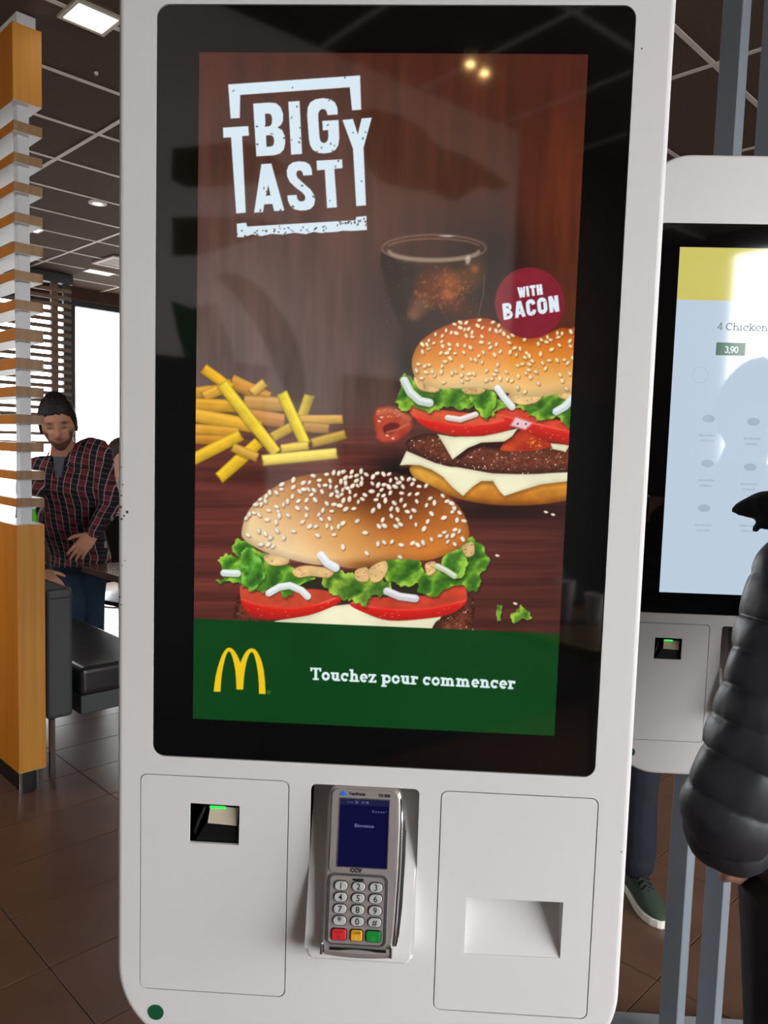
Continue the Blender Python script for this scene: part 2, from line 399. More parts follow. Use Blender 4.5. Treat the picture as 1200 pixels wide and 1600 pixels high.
def kiosk(name, label, cx, cy, dz, screen_fn):
    root = thing(name, label, 'kiosk', (cx, cy, 0))
    Z = lambda z: z+dz
    X0, X1, Z0, Z1, RC = -0.285, 0.285, Z(0.80), Z(2.085), 0.10
    gl = rrect(-0.2432, Z(1.1505), 0.2442, Z(1.9495), 0.012)
    dl = rrect(-0.2572, Z(0.8745), -0.0905, Z(1.1275), 0.007)
    dr = rrect(0.0800, Z(0.8715), 0.2500, Z(1.1255), 0.007)
    tr = rrect(-0.0650, Z(0.940), 0.0552, Z(1.1265), 0.006)
    g = 0.0011
    infl = lambda x0, z0, x1, z1, r: rrect(x0-g, z0-g, x1+g, z1+g, r+g)
    holes = [rrect(-0.2442, Z(1.1495), 0.2452, Z(1.9505), 0.013), infl(-0.2572, Z(0.8745), -0.0905, Z(1.1275), 0.007),
             infl(0.0800, Z(0.8715), 0.2500, Z(1.1255), 0.007), tr]
    bm = plate(rrect(X0, Z0, X1, Z1, RC, 16), holes, 0.0, 0.05, back=False, rnd_r=0.006,
               inset=lambda d: rrect(X0+d, Z0+d, X1-d, Z1-d, RC-d, 16))
    obj_bm('front_shell', bm, M_white, root)
    obj_bm('back_cover', plate(rrect(X0+0.004, Z0+0.004, X1-0.004, Z1-0.004, RC, 16), [], 0.0502, 0.062), M_white, root)
    obj('rear_housing', MB().box(-0.225, 0.225, 0.0622, 0.13, Z(0.88), Z(2.0)), M_white, root, bevel=0.012, seg=3)
    obj_bm('screen_bezel', plate(gl, [], 0.0006, 0.02), M_black, root)
    # left door with scanner window
    sc = [(-0.2022, Z(1.0508)), (-0.1455, Z(1.0508)), (-0.1450, Z(1.0964)), (-0.2018, Z(1.0970))]
    d1 = obj_bm('access_door', plate(dl, [sc], 0.0002, 0.004), M_white, root)
    rec = MB(); x0, x1, z0, z1, yd = -0.206, -0.141, Z(1.047), Z(1.101), 0.045
    rec.add([(x0, 0.004, z0), (x1, 0.004, z0), (x1, 0.004, z1), (x0, 0.004, z1), (x0, yd, z0), (x1, yd, z0), (x1, yd, z1), (x0, yd, z1)],
            [(4, 5, 6, 7), (0, 1, 5, 4), (1, 2, 6, 5), (2, 3, 7, 6), (3, 0, 4, 7)])
    s1 = obj('scanner_recess', rec, M_dark, d1)
    def slab4(P, t):
        n = len(P); return MB().rings([[(x, y, z) for x, y, z in P], [(x, y+t, z) for x, y, z in P]])
    obj('scanner_mirror', slab4([(-0.1825, 0.0055, Z(1.0720)), (-0.1492, 0.0055, Z(1.0705)), (-0.1482, 0.0090, Z(1.0895)), (-0.1805, 0.0090, Z(1.0900))], 0.002), M_beige, d1)
    obj('scanner_light', MB().box(-0.1805, -0.1630, 0.0060, 0.0085, Z(1.0893), Z(1.0912)), M_led, d1)
    obj('scanner_head', slab4([(-0.1960, 0.0060, Z(1.0512)), (-0.1475, 0.0060, Z(1.0512)), (-0.1480, 0.0072, Z(1.0703)), (-0.1840, 0.0072, Z(1.0718))], 0.030), M_dark, d1)
    obj('scanner_cable', MB().tube([(-0.199, 0.010, Z(1.056)), (-0.196, 0.012, Z(1.068)), (-0.191, 0.016, Z(1.080)), (-0.187, 0.022, Z(1.094))], 0.0026, 8), M_dark, d1, smooth=True)
    # right door with receipt chute
    sl = [(0.1113, Z(0.9390)), (0.2178, Z(0.9405)), (0.2184, Z(1.0055)), (0.1115, Z(1.0050))]
    d2 = obj_bm('receipt_door', plate(dr, [sl], 0.0002, 0.0012), M_white, root)
    ch = MB(); q = sl; y1 = 0.045
    ch.add([(q[0][0], 0.001, q[0][1]), (q[1][0], 0.001, q[1][1]), (q[2][0], 0.001, q[2][1]), (q[3][0], 0.001, q[3][1]), (q[2][0], y1, q[2][1]), (q[3][0], y1, q[3][1])],
           [(0, 1, 4, 5), (2, 3, 5, 4), (1, 2, 4), (0, 5, 3)])
    obj('receipt_chute', ch, M_white, d2)
    # tray that carries the card terminal
    T = MB(); n = 7
    prof = [(0.032, 1.1265), (0.012, 1.07), (-0.010, 1.005), (-0.026, 0.952)]
    xl, xr = -0.0650, 0.0552
    left = [(xl, y, Z(z)) for y, z in prof]; right = [(xr, y, Z(z)) for y, z in prof]
    T.add(left+right, [(i, i+1, i+5, i+4) for i in range(3)])
    T.add([(xl, 0.0, Z(1.1265)), (xl, 0.032, Z(1.1265)), (xl, -0.002, Z(1.03)), (xl, 0.0, Z(1.03))], [(0, 1, 2, 3)])
    T.add([(xr, 0.0, Z(1.1265)), (xr, 0.032, Z(1.1265)), (xr, -0.002, Z(1.03)), (xr, 0.0, Z(1.03))], [(0, 1, 2, 3)])
    T.add([(xl, 0.0, Z(1.1265)), (xr, 0.0, Z(1.1265)), (xr, 0.032, Z(1.1265)), (xl, 0.032, Z(1.1265))], [(0, 1, 2, 3)])
    obj('terminal_tray', T, M_white, root)
    # wedge that pushes the lower half of the tray forward: rounded lower corners
    W = MB(); R = []
    def sec(z, y, r):
        x0, x1 = xl+0.0004, xr-0.0004
        return [(x0, 0.030, Z(z)), (x0, y+r, Z(z)), (x0+r*0.3, y+r*0.3, Z(z)), (x0+r, y, Z(z)), (x1-r, y, Z(z)), (x1-r*0.3, y+r*0.3, Z(z)), (x1, y+r, Z(z)), (x1, 0.030, Z(z))]
    for z, y, r in ((1.035, -0.0005, 0.002), (1.0, -0.0115, 0.003), (0.965, -0.0222, 0.004), (0.952, -0.0262, 0.004)):
        R.append(sec(z, y, r))
    def low(z, y, dx):
        x0, x1 = xl+dx, xr-dx; r = 0.004
        return [(x0, 0.030, Z(z)), (x0, y+r, Z(z)), (x0+r*0.3, y+r*0.3, Z(z)), (x0+r, y, Z(z)), (x1-r, y, Z(z)), (x1-r*0.3, y+r*0.3, Z(z)), (x1, y+r, Z(z)), (x1, 0.030, Z(z))]
    R += [low(0.9475, -0.0272, 0.0015), low(0.9435, -0.0275, 0.0045), low(0.9410, -0.0265, 0.0085), low(0.9402, -0.022, 0.012)]
    W.rings(R)
    obj('terminal_tray_lip', W, M_white, root, smooth=False)
    # sticker
    dot = MB(); n = 28
    dot.rings([[(-0.2388+0.0092*math.cos(2*math.pi*k/n), y, Z(0.8455)+0.0092*math.sin(2*math.pi*k/n)) for k in range(n)] for y in (0.001, -0.0006)])
    obj('round_sticker', dot, M_green, root)
    # posts and base plate
    for dx in (-0.055, 0.033):
        P = MB(); c = np.array([dx, 0.17, 0]); h = 0.0225
        pts = [c+h*(-U-V), c+h*(U-V), c+h*(U+V), c+h*(-U+V)]
        P.rings([[(q[0], q[1], z) for q in pts] for z in (0.012, CEIL-0.004)])
        obj('support_post', P, M_steel, root, bevel=0.002, seg=1)
    obj('post_bracket', MB().box(-0.11, 0.09, 0.1302, 0.139, Z(1.0), Z(1.9)), M_steel, root, bevel=0.002)
    obj('base_plate', MB().box(-0.30, 0.26, 0.0, 0.305, 0.001, 0.05), M_base, root, bevel=0.004)
    screen_fn(root, Z)
    return root

# ---------------------------------------------------------------- card terminal (origin at the foot of its tray)
M_silver = mat('terminal_silver', (168, 160, 156), 0.36, metal=0.5, var=0.03, scale=30)
M_silver2 = mat('terminal_chrome_edge', (205, 203, 204), 0.16, metal=0.95, var=0.02)
M_lcd = mat('terminal_lcd_blue', (6, 6, 24), 0.15, emit=(10, 9, 50), estr=1.0, ior=1.22)
M_lcdtop = mat('terminal_lcd_header', (10, 10, 30), 0.12, emit=(24, 27, 58), estr=1.0)
M_lcdtxt = mat('terminal_lcd_text', (90, 95, 140), 0.4, emit=(88, 92, 140), estr=1.0)
M_key = mat('terminal_key_grey', (178, 178, 176), 0.35, var=0.03)
M_keyr = mat('terminal_key_red', (206, 42, 48), 0.35, var=0.03)
M_keyy = mat('terminal_key_yellow', (222, 160, 40), 0.35, var=0.03)
M_keyg = mat('terminal_key_green', (22, 128, 52), 0.35, var=0.03)
M_ink = mat('black_ink', (20, 18, 18), 0.5, var=0.05)
M_blue = mat('terminal_mark_blue', (40, 110, 220), 0.4, var=0.05)
M_key_txt = {}

TILT = math.radians(11.31)
def terminal(label, cx, cy, dz):
    root = thing('payment_terminal', label, 'card terminal', (cx, cy-0.045, 0.925+dz), 0, 'payment terminals in the kiosk trays')
    root.rotation_euler = (-TILT, 0, 0)
    # local: x across, z up the face, y = 0 at the face, +y into the tray
    mm = 0.001
    out = [(-38, 206), (30, 206), (34, 203.5), (36, 198), (37, 170), (36.5, 110), (34.5, 60), (32.5, 40), (31, 32.5), (28, 30.5), (-42, 30.5), (-45.5, 33), (-46, 42),
           (-45.5, 70), (-45.5, 110), (-45.5, 160), (-45.2, 194), (-43.5, 202), (-41.5, 205)]
    def ins(d):
        cx_, cz_ = -5.0, 118.0
        return [(x - math.copysign(min(d, abs(x-cx_)), x-cx_), z - math.copysign(min(d*0.9, abs(z-cz_)), z-cz_)) for x, z in out]
    B = MB(); R = []
    for d, y in ((3.2, -0.2), (1.6, 0.4), (0.6, 1.6), (0, 4.2), (0, 9.0)):
        R.append([(x*mm, y*mm, z*mm) for x, z in ins(d)])
    R.append([(x*mm, (12.0+18.0*(z-30)/176.0)*mm, z*mm) for x, z in ins(1.5)])
    B.rings(R)
    body = obj('terminal_body', B, M_silver, root)
    # display surround, a raised rounded frame, and the screen
    fr = plate([(x*mm, z*mm) for x, z in rrect(-40, 116.5, 31.5, 204, 6, 6)], [[(x*mm, z*mm) for x, z in rrect(-32.6, 122.0, 23.4, 195.5, 1.2, 3)]], -0.0022, 0.0006)
    fo = obj_bm('display_frame', fr, M_silver, root)
    obj_bm('display_trim', plate([(x*mm, z*mm) for x, z in rrect(-32.5, 122.1, 23.3, 195.4, 1.2, 3)], [[(x*mm, z*mm) for x, z in rrect(-31.5, 123.1, 22.3, 194.4, 0.8, 3)]], -0.0026, 0.0), M_silver2, fo)
    lc = obj_bm('display_screen', plate([(x*mm, z*mm) for x, z in rrect(-31.6, 123.0, 22.4, 194.5, 0.8, 3)], [], -0.0008, 0.0), M_lcd, root)
    obj('display_header', MB().box(-0.0314, 0.0222, -0.0010, -0.0008, 0.1875, 0.1943), M_lcdtop, lc)
    def tx(nm, s, x, z, size, m, par, y=-0.0024, bold=0.0, sx=1.0):
        return text_mesh(nm, s, size*mm, m, par, (x*mm, y, z*mm), bold=bold, sx=sx)
    tx('display_text', 'Bienvenue', -4, 166, 5.4, M_lcdtxt, lc, -0.0011, sx=0.95)
    tx('display_text', '-- ---  25   12 18', -12, 190.6, 3.6, M_lcdtxt, lc, -0.0012)
    tx('display_text', 'G o o o o *', 12, 181.5, 3.4, M_lcdtxt, lc, -0.0011)
    tx('maker_lettering', 'CCV', -11, 119.4, 5.4, M_ink, fo, -0.0025, bold=0.06, sx=1.15)
    tx('maker_lettering', 'VeriFone', -13, 199.6, 4.8, M_ink, fo, -0.0025, bold=0.035)
    tx('model_lettering', 'VX 820', 17, 199.2, 4.2, M_ink, fo, -0.0025, bold=0.05)
    lg = MB(); pts = [(-32, 198.2), (-30, 201.5), (-28, 202.6), (-26.5, 201), (-24, 198.6), (-27, 197.6), (-30, 197.2)]
    lg.rings([[(x*mm, y, z*mm) for x, z in pts] for y in (-0.0020, -0.0026)])
    obj('maker_emblem', lg, M_blue, fo)
    # keypad surround
    kf = plate([(x*mm, z*mm) for x, z in rrect(-40.5, 42.0, 24.5, 115.6, 7, 6)], [[(x*mm, z*mm) for x, z in rrect(-38.0, 43.5, 22.0, 113.2, 5, 6)]], -0.0016, 0.0006)
    obj_bm('keypad_trim', kf, M_silver2, root)
    kp = obj_bm('keypad_plate', plate([(x*mm, z*mm) for x, z in rrect(-38.2, 43.2, 22.2, 113.5, 5, 6)], [], -0.0006, 0.0002), M_silver, root)
    obj('key_sensor', MB().box(-0.014, -0.002, -0.0012, -0.0005, 0.1086, 0.1106), M_dark, root)
    def key(s, x, z, w_, h_, r, m, txt, fs, tm):
        ro = plate([(q*mm, p*mm) for q, p in rrect(x-w_/2-0.9, z-h_/2-0.9, x+w_/2+0.9, z+h_/2+0.9, r+0.9, 5)], [], -0.0009, -0.0004)
        k = obj_bm('key', plate([(q*mm, p*mm) for q, p in rrect(x-w_/2, z-h_/2, x+w_/2, z+h_/2, r, 5)], [], -0.0030, -0.0004, rnd_r=0.0012,
                                inset=lambda d: [(q*mm, p*mm) for q, p in rrect(x-w_/2+d/mm, z-h_/2+d/mm, x+w_/2-d/mm, z+h_/2-d/mm, max(r-d/mm, 0.3), 5)]), m, root)
        obj_bm('key_rim', ro, M_dark, k)
        if isinstance(txt, str):
            text_mesh('key_character', txt, fs*mm, tm, k, (x*mm, -0.0032, z*mm), bold=0.012)
        return k
    cols = (-26.5, -7.3, 11.5); rows = (102.8, 91.0, 78.9, 66.9)
    for r_, line in enumerate(('123', '456', '789', '*0#')):
        for c_, chh in enumerate(line):
            key(chh, cols[c_], rows[r_], 14.2, 9.2, 4.4, M_key, chh, 9.0 if chh != '*' else 11.0, M_ink)
    for x, m, txt in ((-26.5, M_keyr, 'X'), (-7.6, M_keyy, 'I'), (10.6, M_keyg, 'O')):
        k = key('', x, 52.6, 15.8 if x != -7.6 else 12.6, 11.2, 2.4, m, None, 0, None)
        text_mesh('key_character', txt, 5.5*mm, mat('key_mark_'+txt, (150, 30, 36) if txt == 'X' else (235, 200, 110) if txt == 'I' else (60, 170, 90), 0.4), k, (x*mm, -0.0032, 50.5*mm), bold=0.01)
        if txt != 'O':
            text_mesh('key_character', 'STOP' if txt == 'X' else 'CORR', 3.6*mm, mat('key_word_'+txt, (150, 30, 36) if txt == 'X' else (90, 60, 10), 0.4), k, (x*mm, -0.0032, 55.6*mm), bold=0.01)
    # lower lip with the chip card slot
    lp = MB(); n = 9; R = []
    for i in range(n):
        t = i/(n-1); x = -41.5+71.5*t; sag = 4*t*(1-t)
        R.append([(x*mm, -0.0022-0.001*sag, (41.0-0.8*sag)*mm), (x*mm, -0.0030-0.001*sag, (36.5-1.6*sag)*mm), (x*mm, -0.0012, (31.6-2.2*sag)*mm), (x*mm, 0.006, (31.4-2.0*sag)*mm), (x*mm, 0.006, 41*mm)])
    li = obj('card_slot_lip', lp.rings(R), M_silver, root)
    obj('chip_slot', MB().box(-0.036, 0.025, -0.0034, -0.0028, 0.0372, 0.0402), M_dark, li)
    # chrome right side and swipe slot
    e = MB(); R = []
    for z, x in ((196, 37.2), (170, 38.2), (120, 37.6), (70, 35.8), (44, 34.2)):
        R.append([(x*mm-0.0022, -0.0004, z*mm), (x*mm, 0.0006, z*mm), (x*mm+0.0012, 0.006, z*mm), (x*mm-0.003, 0.008, z*mm)])
    obj('side_edge', e.rings(R), M_silver2, root, smooth=True)
    e = MB(); R = []
    for z, x, dy in ((176, 38.4, 6), (166, 41.0, 5), (130, 41.2, 5), (80, 39.6, 5), (46, 37.0, 5), (40, 35.6, 7)):
        R.append([(x*mm-0.004, dy*mm, z*mm), (x*mm, (dy+1)*mm, z*mm), (x*mm, (dy+6)*mm, z*mm), (x*mm-0.004, (dy+7)*mm, z*mm)])
    obj('swipe_slot', e.rings(R), M_dark, root)
    e = MB(); R = []
    for z, x, dy in ((160, 42.0, 12), (130, 42.2, 12), (80, 40.6, 11), (48, 38.0, 10)):
        R.append([(x*mm-0.006, dy*mm, z*mm), (x*mm, (dy+1)*mm, z*mm), (x*mm, (dy+4)*mm, z*mm), (x*mm-0.006, (dy+5)*mm, z*mm)])
    obj('swipe_rail', e.rings(R), M_silver2, root)
    # fingers of the holder at the lower corners
    for x in (-44.6, 30.2):
        obj('corner_clip', MB().box((x-1.6)*mm, (x+1.6)*mm, -0.0035, 0.006, 0.0315, 0.044), M_silver2, root, bevel=0.001)
    return root

# ================================================================ THE PICTURE ON THE MAIN SCREEN
# The advert is a flat picture: it is drawn into the colours of a fine grid of points on the screen.
DX0, DX1, DZ0, DZ1 = -0.1990, 0.1993, 1.1944, 1.9029
NXg, NZg = 620, 1102
def build_advert():
    gx = np.linspace(DX0, DX1, NXg); gz = np.linspace(DZ0, DZ1, NZg)
    XX, ZZ = np.meshgrid(gx, gz)
    PX, PY = to_px(np.stack([XX, np.zeros_like(XX), ZZ], -1))
    IMG = np.zeros(XX.shape+(3,))
    R0 = np.random.RandomState(3)
    def vnoise(sx, sy, seed, octv=3):
        out = 0; amp = 1; tot = 0
        for o in range(octv):
            r = np.random.RandomState(seed+o*17); T = r.rand(64, 64)
            u = PX/sx*(2**o) + 100; v = PY/sy*(2**o) + 100
            i = np.floor(u).astype(int); j = np.floor(v).astype(int); fu = u-i; fv = v-j
            fu = fu*fu*(3-2*fu); fv = fv*fv*(3-2*fv)
            a = T[i % 64, j % 64]; b = T[(i+1) % 64, j % 64]; c = T[i % 64, (j+1) % 64]; d = T[(i+1) % 64, (j+1) % 64]
            out = out + amp*((a*(1-fu)+b*fu)*(1-fv)+(c*(1-fu)+d*fu)*fv); tot += amp; amp *= 0.5
        return out/tot
    def window_of(x0, y0, x1, y1):
        m = (PX > x0) & (PX < x1) & (PY > y0) & (PY < y1)
        r = np.where(m.any(1))[0]; c = np.where(m.any(0))[0]
        if len(r) == 0 or len(c) == 0: return None
        return slice(r[0], r[-1]+1), slice(c[0], c[-1]+1)
    def sd_poly(polys, x, y):
        d = np.full(x.shape, 1e9); ins = np.zeros(x.shape, bool)
        for P in polys:
            P = np.asarray(P, float)
            for k in range(len(P)):
                ax, ay = P[k]; bx, by = P[(k+1) % len(P)]
                ex, ey = bx-ax, by-ay; L = ex*ex+ey*ey+1e-12
                t = np.clip(((x-ax)*ex+(y-ay)*ey)/L, 0, 1)
                d = np.minimum(d, (x-ax-t*ex)**2+(y-ay-t*ey)**2)
                if ey != 0:
                    c = ((ay > y) != (by > y)) & (x < ex*(y-ay)/ey+ax); ins ^= c
        d = np.sqrt(d)
        return np.where(ins, -d, d)
    def smooth(P, n=5):
        P = np.asarray(P, float); N = len(P); out = []
        for i in range(N):
            p0, p1, p2, p3 = P[i-1], P[i], P[(i+1) % N], P[(i+2) % N]
            for k in range(n):
                t = k/n
                out.append(0.5*((2*p1)+(-p0+p2)*t+(2*p0-5*p1+4*p2-p3)*t*t+(-p0+3*p1-3*p2+p3)*t**3))
        return np.array(out)
    def crop(P, ox, oy, s): return [(ox+x/s, oy+y/s) for x, y in P]
    def paint(polys, col, feather=1.0, alpha=1.0):
        """col: rgb tuple or function(x, y, sd) -> (...,3); alpha likewise may be an array function"""
        if np.ndim(polys[0][0]) == 0: polys = [polys]
        allp = np.concatenate([np.asarray(p, float) for p in polys])
        pad = feather*2+3
        w_ = window_of(allp[:, 0].min()-pad, allp[:, 1].min()-pad, allp[:, 0].max()+pad, allp[:, 1].max()+pad)
        if w_ is None: return
        x, y = PX[w_], PY[w_]; sd = sd_poly(polys, x, y)
        a = np.clip(0.5-sd/feather, 0, 1)
        if callable(alpha): a = a*alpha(x, y, sd, w_)
        else: a = a*alpha
        c = col(x, y, sd, w_) if callable(col) else np.asarray(col, float)
        IMG[w_] = IMG[w_]*(1-a[..., None]) + a[..., None]*c
    def ell(cx, cy, rx, ry, ang, col, feather=1.0, alpha=1.0):
        r = max(rx, ry)+feather+2
        w_ = window_of(cx-r, cy-r, cx+r, cy+r)
        if w_ is None: return
        x, y = PX[w_]-cx, PY[w_]-cy; c, s = math.cos(ang), math.sin(ang)
        u = (x*c+y*s)/rx; v = (-x*s+y*c)/ry
        d = np.sqrt(u*u+v*v); sd = (d-1)*min(rx, ry)
        a = np.clip(0.5-sd/feather, 0, 1)*alpha
        IMG[w_] = IMG[w_]*(1-a[..., None]) + a[..., None]*np.asarray(col, float)
    def stroke(P, wd, col, feather=1.2, alpha=1.0, shade=0.0):
        P = np.asarray(P, float); wd = np.broadcast_to(np.asarray(wd, float), (len(P),))
        pad = wd.max()+feather+2
        w_ = window_of(P[:, 0].min()-pad, P[:, 1].min()-pad, P[:, 0].max()+pad, P[:, 1].max()+pad)
        if w_ is None: return
        x, y = PX[w_], PY[w_]; best = np.full(x.shape, 1e9); side = np.zeros(x.shape)
        for k in range(len(P)-1):
            ax, ay = P[k]; ex, ey = P[k+1]-P[k]; L = ex*ex+ey*ey+1e-9
            t = np.clip(((x-ax)*ex+(y-ay)*ey)/L, 0, 1)
            r = (wd[k]*(1-t)+wd[k+1]*t)/2
            dd = np.sqrt((x-ax-t*ex)**2+(y-ay-t*ey)**2)-r
            sgn = (y-ay-t*ey)/np.maximum(r, 0.1)
            m = dd < best; best = np.where(m, dd, best); side = np.where(m, sgn, side)
        a = np.clip(0.5-best/feather, 0, 1)*alpha
        c = np.asarray(col, float)[None, None]*(1-shade*np.clip(side, -1, 1)[..., None]) if shade else np.asarray(col, float)
        IMG[w_] = IMG[w_]*(1-a[..., None]) + a[..., None]*np.clip(c, 0, 255)
    N1 = vnoise(14, 120, 1, 4); N2 = vnoise(60, 60, 5, 3); N3 = vnoise(160, 6, 9, 3); N4 = vnoise(5, 5, 12, 2); N5 = vnoise(2.2, 2.2, 21, 1); N6 = vnoise(18, 14, 31, 3)
    # ---- backdrop: dark boards, greyer towards the lower left, table below
    t = np.clip((PY-80)/600, 0, 1)[..., None]; s = np.clip((PX-300)/600, 0, 1)[..., None]
    back = np.array([70, 33, 23])*(1-t) + np.array([102, 88, 85])*t
    back = back + s*(1-t)*np.array([4, 0, -3]) + np.clip(1.5*s-0.35, 0, 1)*t*np.array([-36, -56, -64])
    back = back*(0.80+0.40*N1[..., None])
    or_ = np.exp(-((PX-870)/60)**2)[..., None]*np.clip((PY-150)/200, 0, 1)[..., None]*np.clip((620-PY)/150, 0, 1)[..., None]
    back = back + or_*np.array([24, 9, 0])*(0.4+N1[..., None])
    tb = np.array([98, 46, 38])*(0.66+0.66*N3[..., None])
    tb = tb*(1-0.25*np.clip((PX-650)/250, 0, 1)[..., None])
    k = 1/(1+np.exp(-(PY-(668+0.02*(PX-300)))/16.0))[..., None]
    IMG[:] = back*(1-k)+tb*k
    # red-brown glow under the fries, dark shade near the drink and burgers
    def blob(cx, cy, rx, ry, col, a):
        g = np.exp(-((PX-cx)/rx)**2-((PY-cy)/ry)**2)[..., None]*a
        IMG[:] = IMG*(1-g)+g*np.array(col)
    blob(760, 420, 90, 90, (20, 8, 7), 0.8); blob(640, 560, 22, 60, (16, 10, 10), 0.9); blob(612, 480, 60, 90, (40, 32, 32), 0.5)
    blob(625, 735, 46, 26, (12, 8, 8), 0.95); blob(780, 800, 130, 18, (26, 10, 8), 0.8); blob(540, 980, 260, 30, (40, 16, 14), 0.4)
    blob(400, 745, 90, 14, (50, 20, 14), 0.6)
    # ---- fries
    FR = [(60, 285, 200, 270, 70, (206, 150, 52)), (130, 300, 260, 240, 66, (218, 164, 62)), (300, 225, 480, 310, 90, (198, 140, 62)), (415, 275, 465, 235, 58, (220, 178, 88)),
          (380, 345, 600, 355, 90, (196, 148, 80)), (60, 355, 300, 365, 80, (214, 158, 48)), (400, 425, 570, 450, 90, (192, 134, 74)), (60, 420, 430, 490, 85, (220, 166, 52)),
          (60, 505, 300, 525, 70, (210, 152, 48)), (60, 565, 250, 570, 60, (196, 134, 42)), (125, 150, 260, 250, 64, (226, 170, 40)),
          (742, 320, 700, 440, 66, (196, 168, 66)), (700, 445, 930, 445, 56, (206, 160, 78)), (730, 490, 850, 500, 60, (180, 134, 70)), (780, 585, 950, 540, 56, (192, 156, 58)),
          (540, 545, 650, 485, 60, (198, 160, 58)), (60, 680, 315, 550, 74, (224, 178, 42)), (220, 785, 425, 600, 74, (226, 182, 36)), (300, 620, 420, 670, 56, (206, 158, 58)),
          (235, 250, 535, 630, 70, (234, 198, 56)), (592, 305, 715, 575, 68, (236, 206, 48)), (590, 622, 725, 605, 52, (224, 194, 78)), (485, 692, 895, 652, 68, (234, 208, 92))]
    rf = np.random.RandomState(77)
    for (a, b, c, d, wd, col) in FR:
        A = np.array((290+a/3.871, 540+b/3.871)); B = np.array((290+c/3.871, 540+d/3.871)); wd = wd/3.871
        cc = np.array(col, float); n_ = (B-A)/np.linalg.norm(B-A); q = np.array([n_[1], -n_[0]])
        if q[1] > 0: q = -q
        j = rf.randn(10)*0.9; A = A-n_*wd*0.32; B = B+n_*wd*0.32; h = wd/2
        O = [A+q*h*0.92+n_*j[0], (A+B)/2+q*(h+j[1]*0.5), B+q*h*0.90+n_*j[2], B-q*h*0.92+n_*j[3], (A+B)/2-q*(h+j[4]*0.5), A-q*h*0.94+n_*j[5]]
        paint([tuple(p+np.array([0, 1.6])) for p in O], cc*0.42, 5.5, 0.75)
        paint(O, lambda x, y, sd, w_: cc*(0.90+0.20*N6[w_][..., None])*(0.80+0.20*np.clip(-sd/4, 0, 1)[..., None]), 2.4)
        k0 = 0.05+0.25*rf.rand()
        paint([A+q*h*0.86+n_*1.5, B+q*h*0.84-n_*1.5, B+q*h*k0-n_*1.0, A+q*h*(k0+0.05)+n_*1.0], np.minimum(cc*1.10+10, 255), 4.0, 0.75)
        paint([A-q*h*0.90, B-q*h*0.88, B-q*h*0.45, A-q*h*0.5], cc*0.80, 5.0, 0.6)
    # ---- glass of cola
    body = smooth([(596, 395), (600, 440), (612, 480), (632, 520), (660, 545), (700, 545), (722, 520), (742, 480), (756, 440), (760, 395), (720, 410), (678, 414), (630, 410)], 4)
    paint(body, lambda x, y, sd, w_: np.array([38, 24, 20])*(0.7+0.6*N2[w_][..., None]), 4, 0.9)
    for cx, cy, rx, ry, c in ((690, 448, 30, 26, (120, 56, 22)), (705, 440, 16, 14, (150, 78, 30)), (672, 455, 20, 20, (96, 44, 20)), (736, 430, 18, 24, (96, 56, 20)), (655, 478, 14, 16, (118, 74, 50)), (712, 480, 22, 16, (88, 40, 22)), (700, 462, 9, 6, (188, 96, 40)), (742, 420, 6, 6, (150, 90, 36)), (646, 492, 9, 8, (128, 82, 56))):
        ell(cx, cy, rx, ry, 0.4, c, rx*1.1, 0.75)
    rng = np.random.RandomState(11)
    for i in range(90):
        a = rng.rand()*6.28; r = rng.rand()**0.6
        ell(694+46*r*math.cos(a), 452+38*r*math.sin(a), 1+2.5*rng.rand(), 1+1.5*rng.rand(), rng.rand()*3, (160+60*rng.rand(), 90+40*rng.rand(), 40), 2, 0.35)
    th_ = np.linspace(0, 2*math.pi, 50)
    stroke([(678+81*math.cos(q), 388+21*math.sin(q)) for q in th_], 3.0, (128, 100, 84), 3, 0.75)
    stroke([(678+70*math.cos(q), 392+14*math.sin(q)) for q in np.linspace(0.1, math.pi-0.1, 24)], 6, (168, 150, 126), 4, 0.75)
    stroke([(678+76*math.cos(q), 390+17*math.sin(q)) for q in np.linspace(3.5, 5.9, 24)], 2.5, (150, 110, 80), 2, 0.6)
    ell(698, 369, 10, 1.6, 0.02, (205, 190, 196), 2, 0.8); ell(731, 406, 4, 7, 0.1, (196, 178, 160), 3, 0.8)
    for i in range(30):
        x = 600+rng.rand()*160; y = 400+rng.rand()*110
        ell(x, y, 0.9, 0.9, 0, (170, 140, 120), 1.2, 0.5)
    stroke([(757, 430), (755, 460), (748, 490), (742, 505)], 1.2, (160, 130, 118), 1.5, 0.6)

    def bun_seeds(n, inside, dens, seed, size, col=(243, 226, 188)):
        r = np.random.RandomState(seed); pts = []
        tries = 0
        while len(pts) < n and tries < 40000:
            tries += 1
            x = inside[0]+r.rand()*(inside[2]-inside[0]); y = inside[1]+r.rand()*(inside[3]-inside[1])
            d = dens(x, y)
            if d <= 0 or r.rand() > d: continue
            if any((x-a)**2+(y-b)**2 < (size*0.95)**2 for a, b in pts[-400:]): continue
            pts.append((x, y))
        for x, y in pts:
            a = r.rand()*math.pi; L = size*(0.85+0.35*r.rand())
            ell(x+0.8, y+1.4, L*0.62, L*0.40, a, (96, 40, 12), 2.0, 0.6)
            ell(x, y, L*0.60, L*0.38, a, np.array(col)*(0.84+0.16*r.rand()), 1.0, 1.0)
            ell(x-0.5, y-0.6, L*0.30, L*0.17, a, (255, 248, 228), 1.2, 0.8)
    def in_poly(P):
        P = np.asarray(P)
        def f(x, y): return float(sd_poly([P], np.array([x]), np.array([y]))[0])
        return f
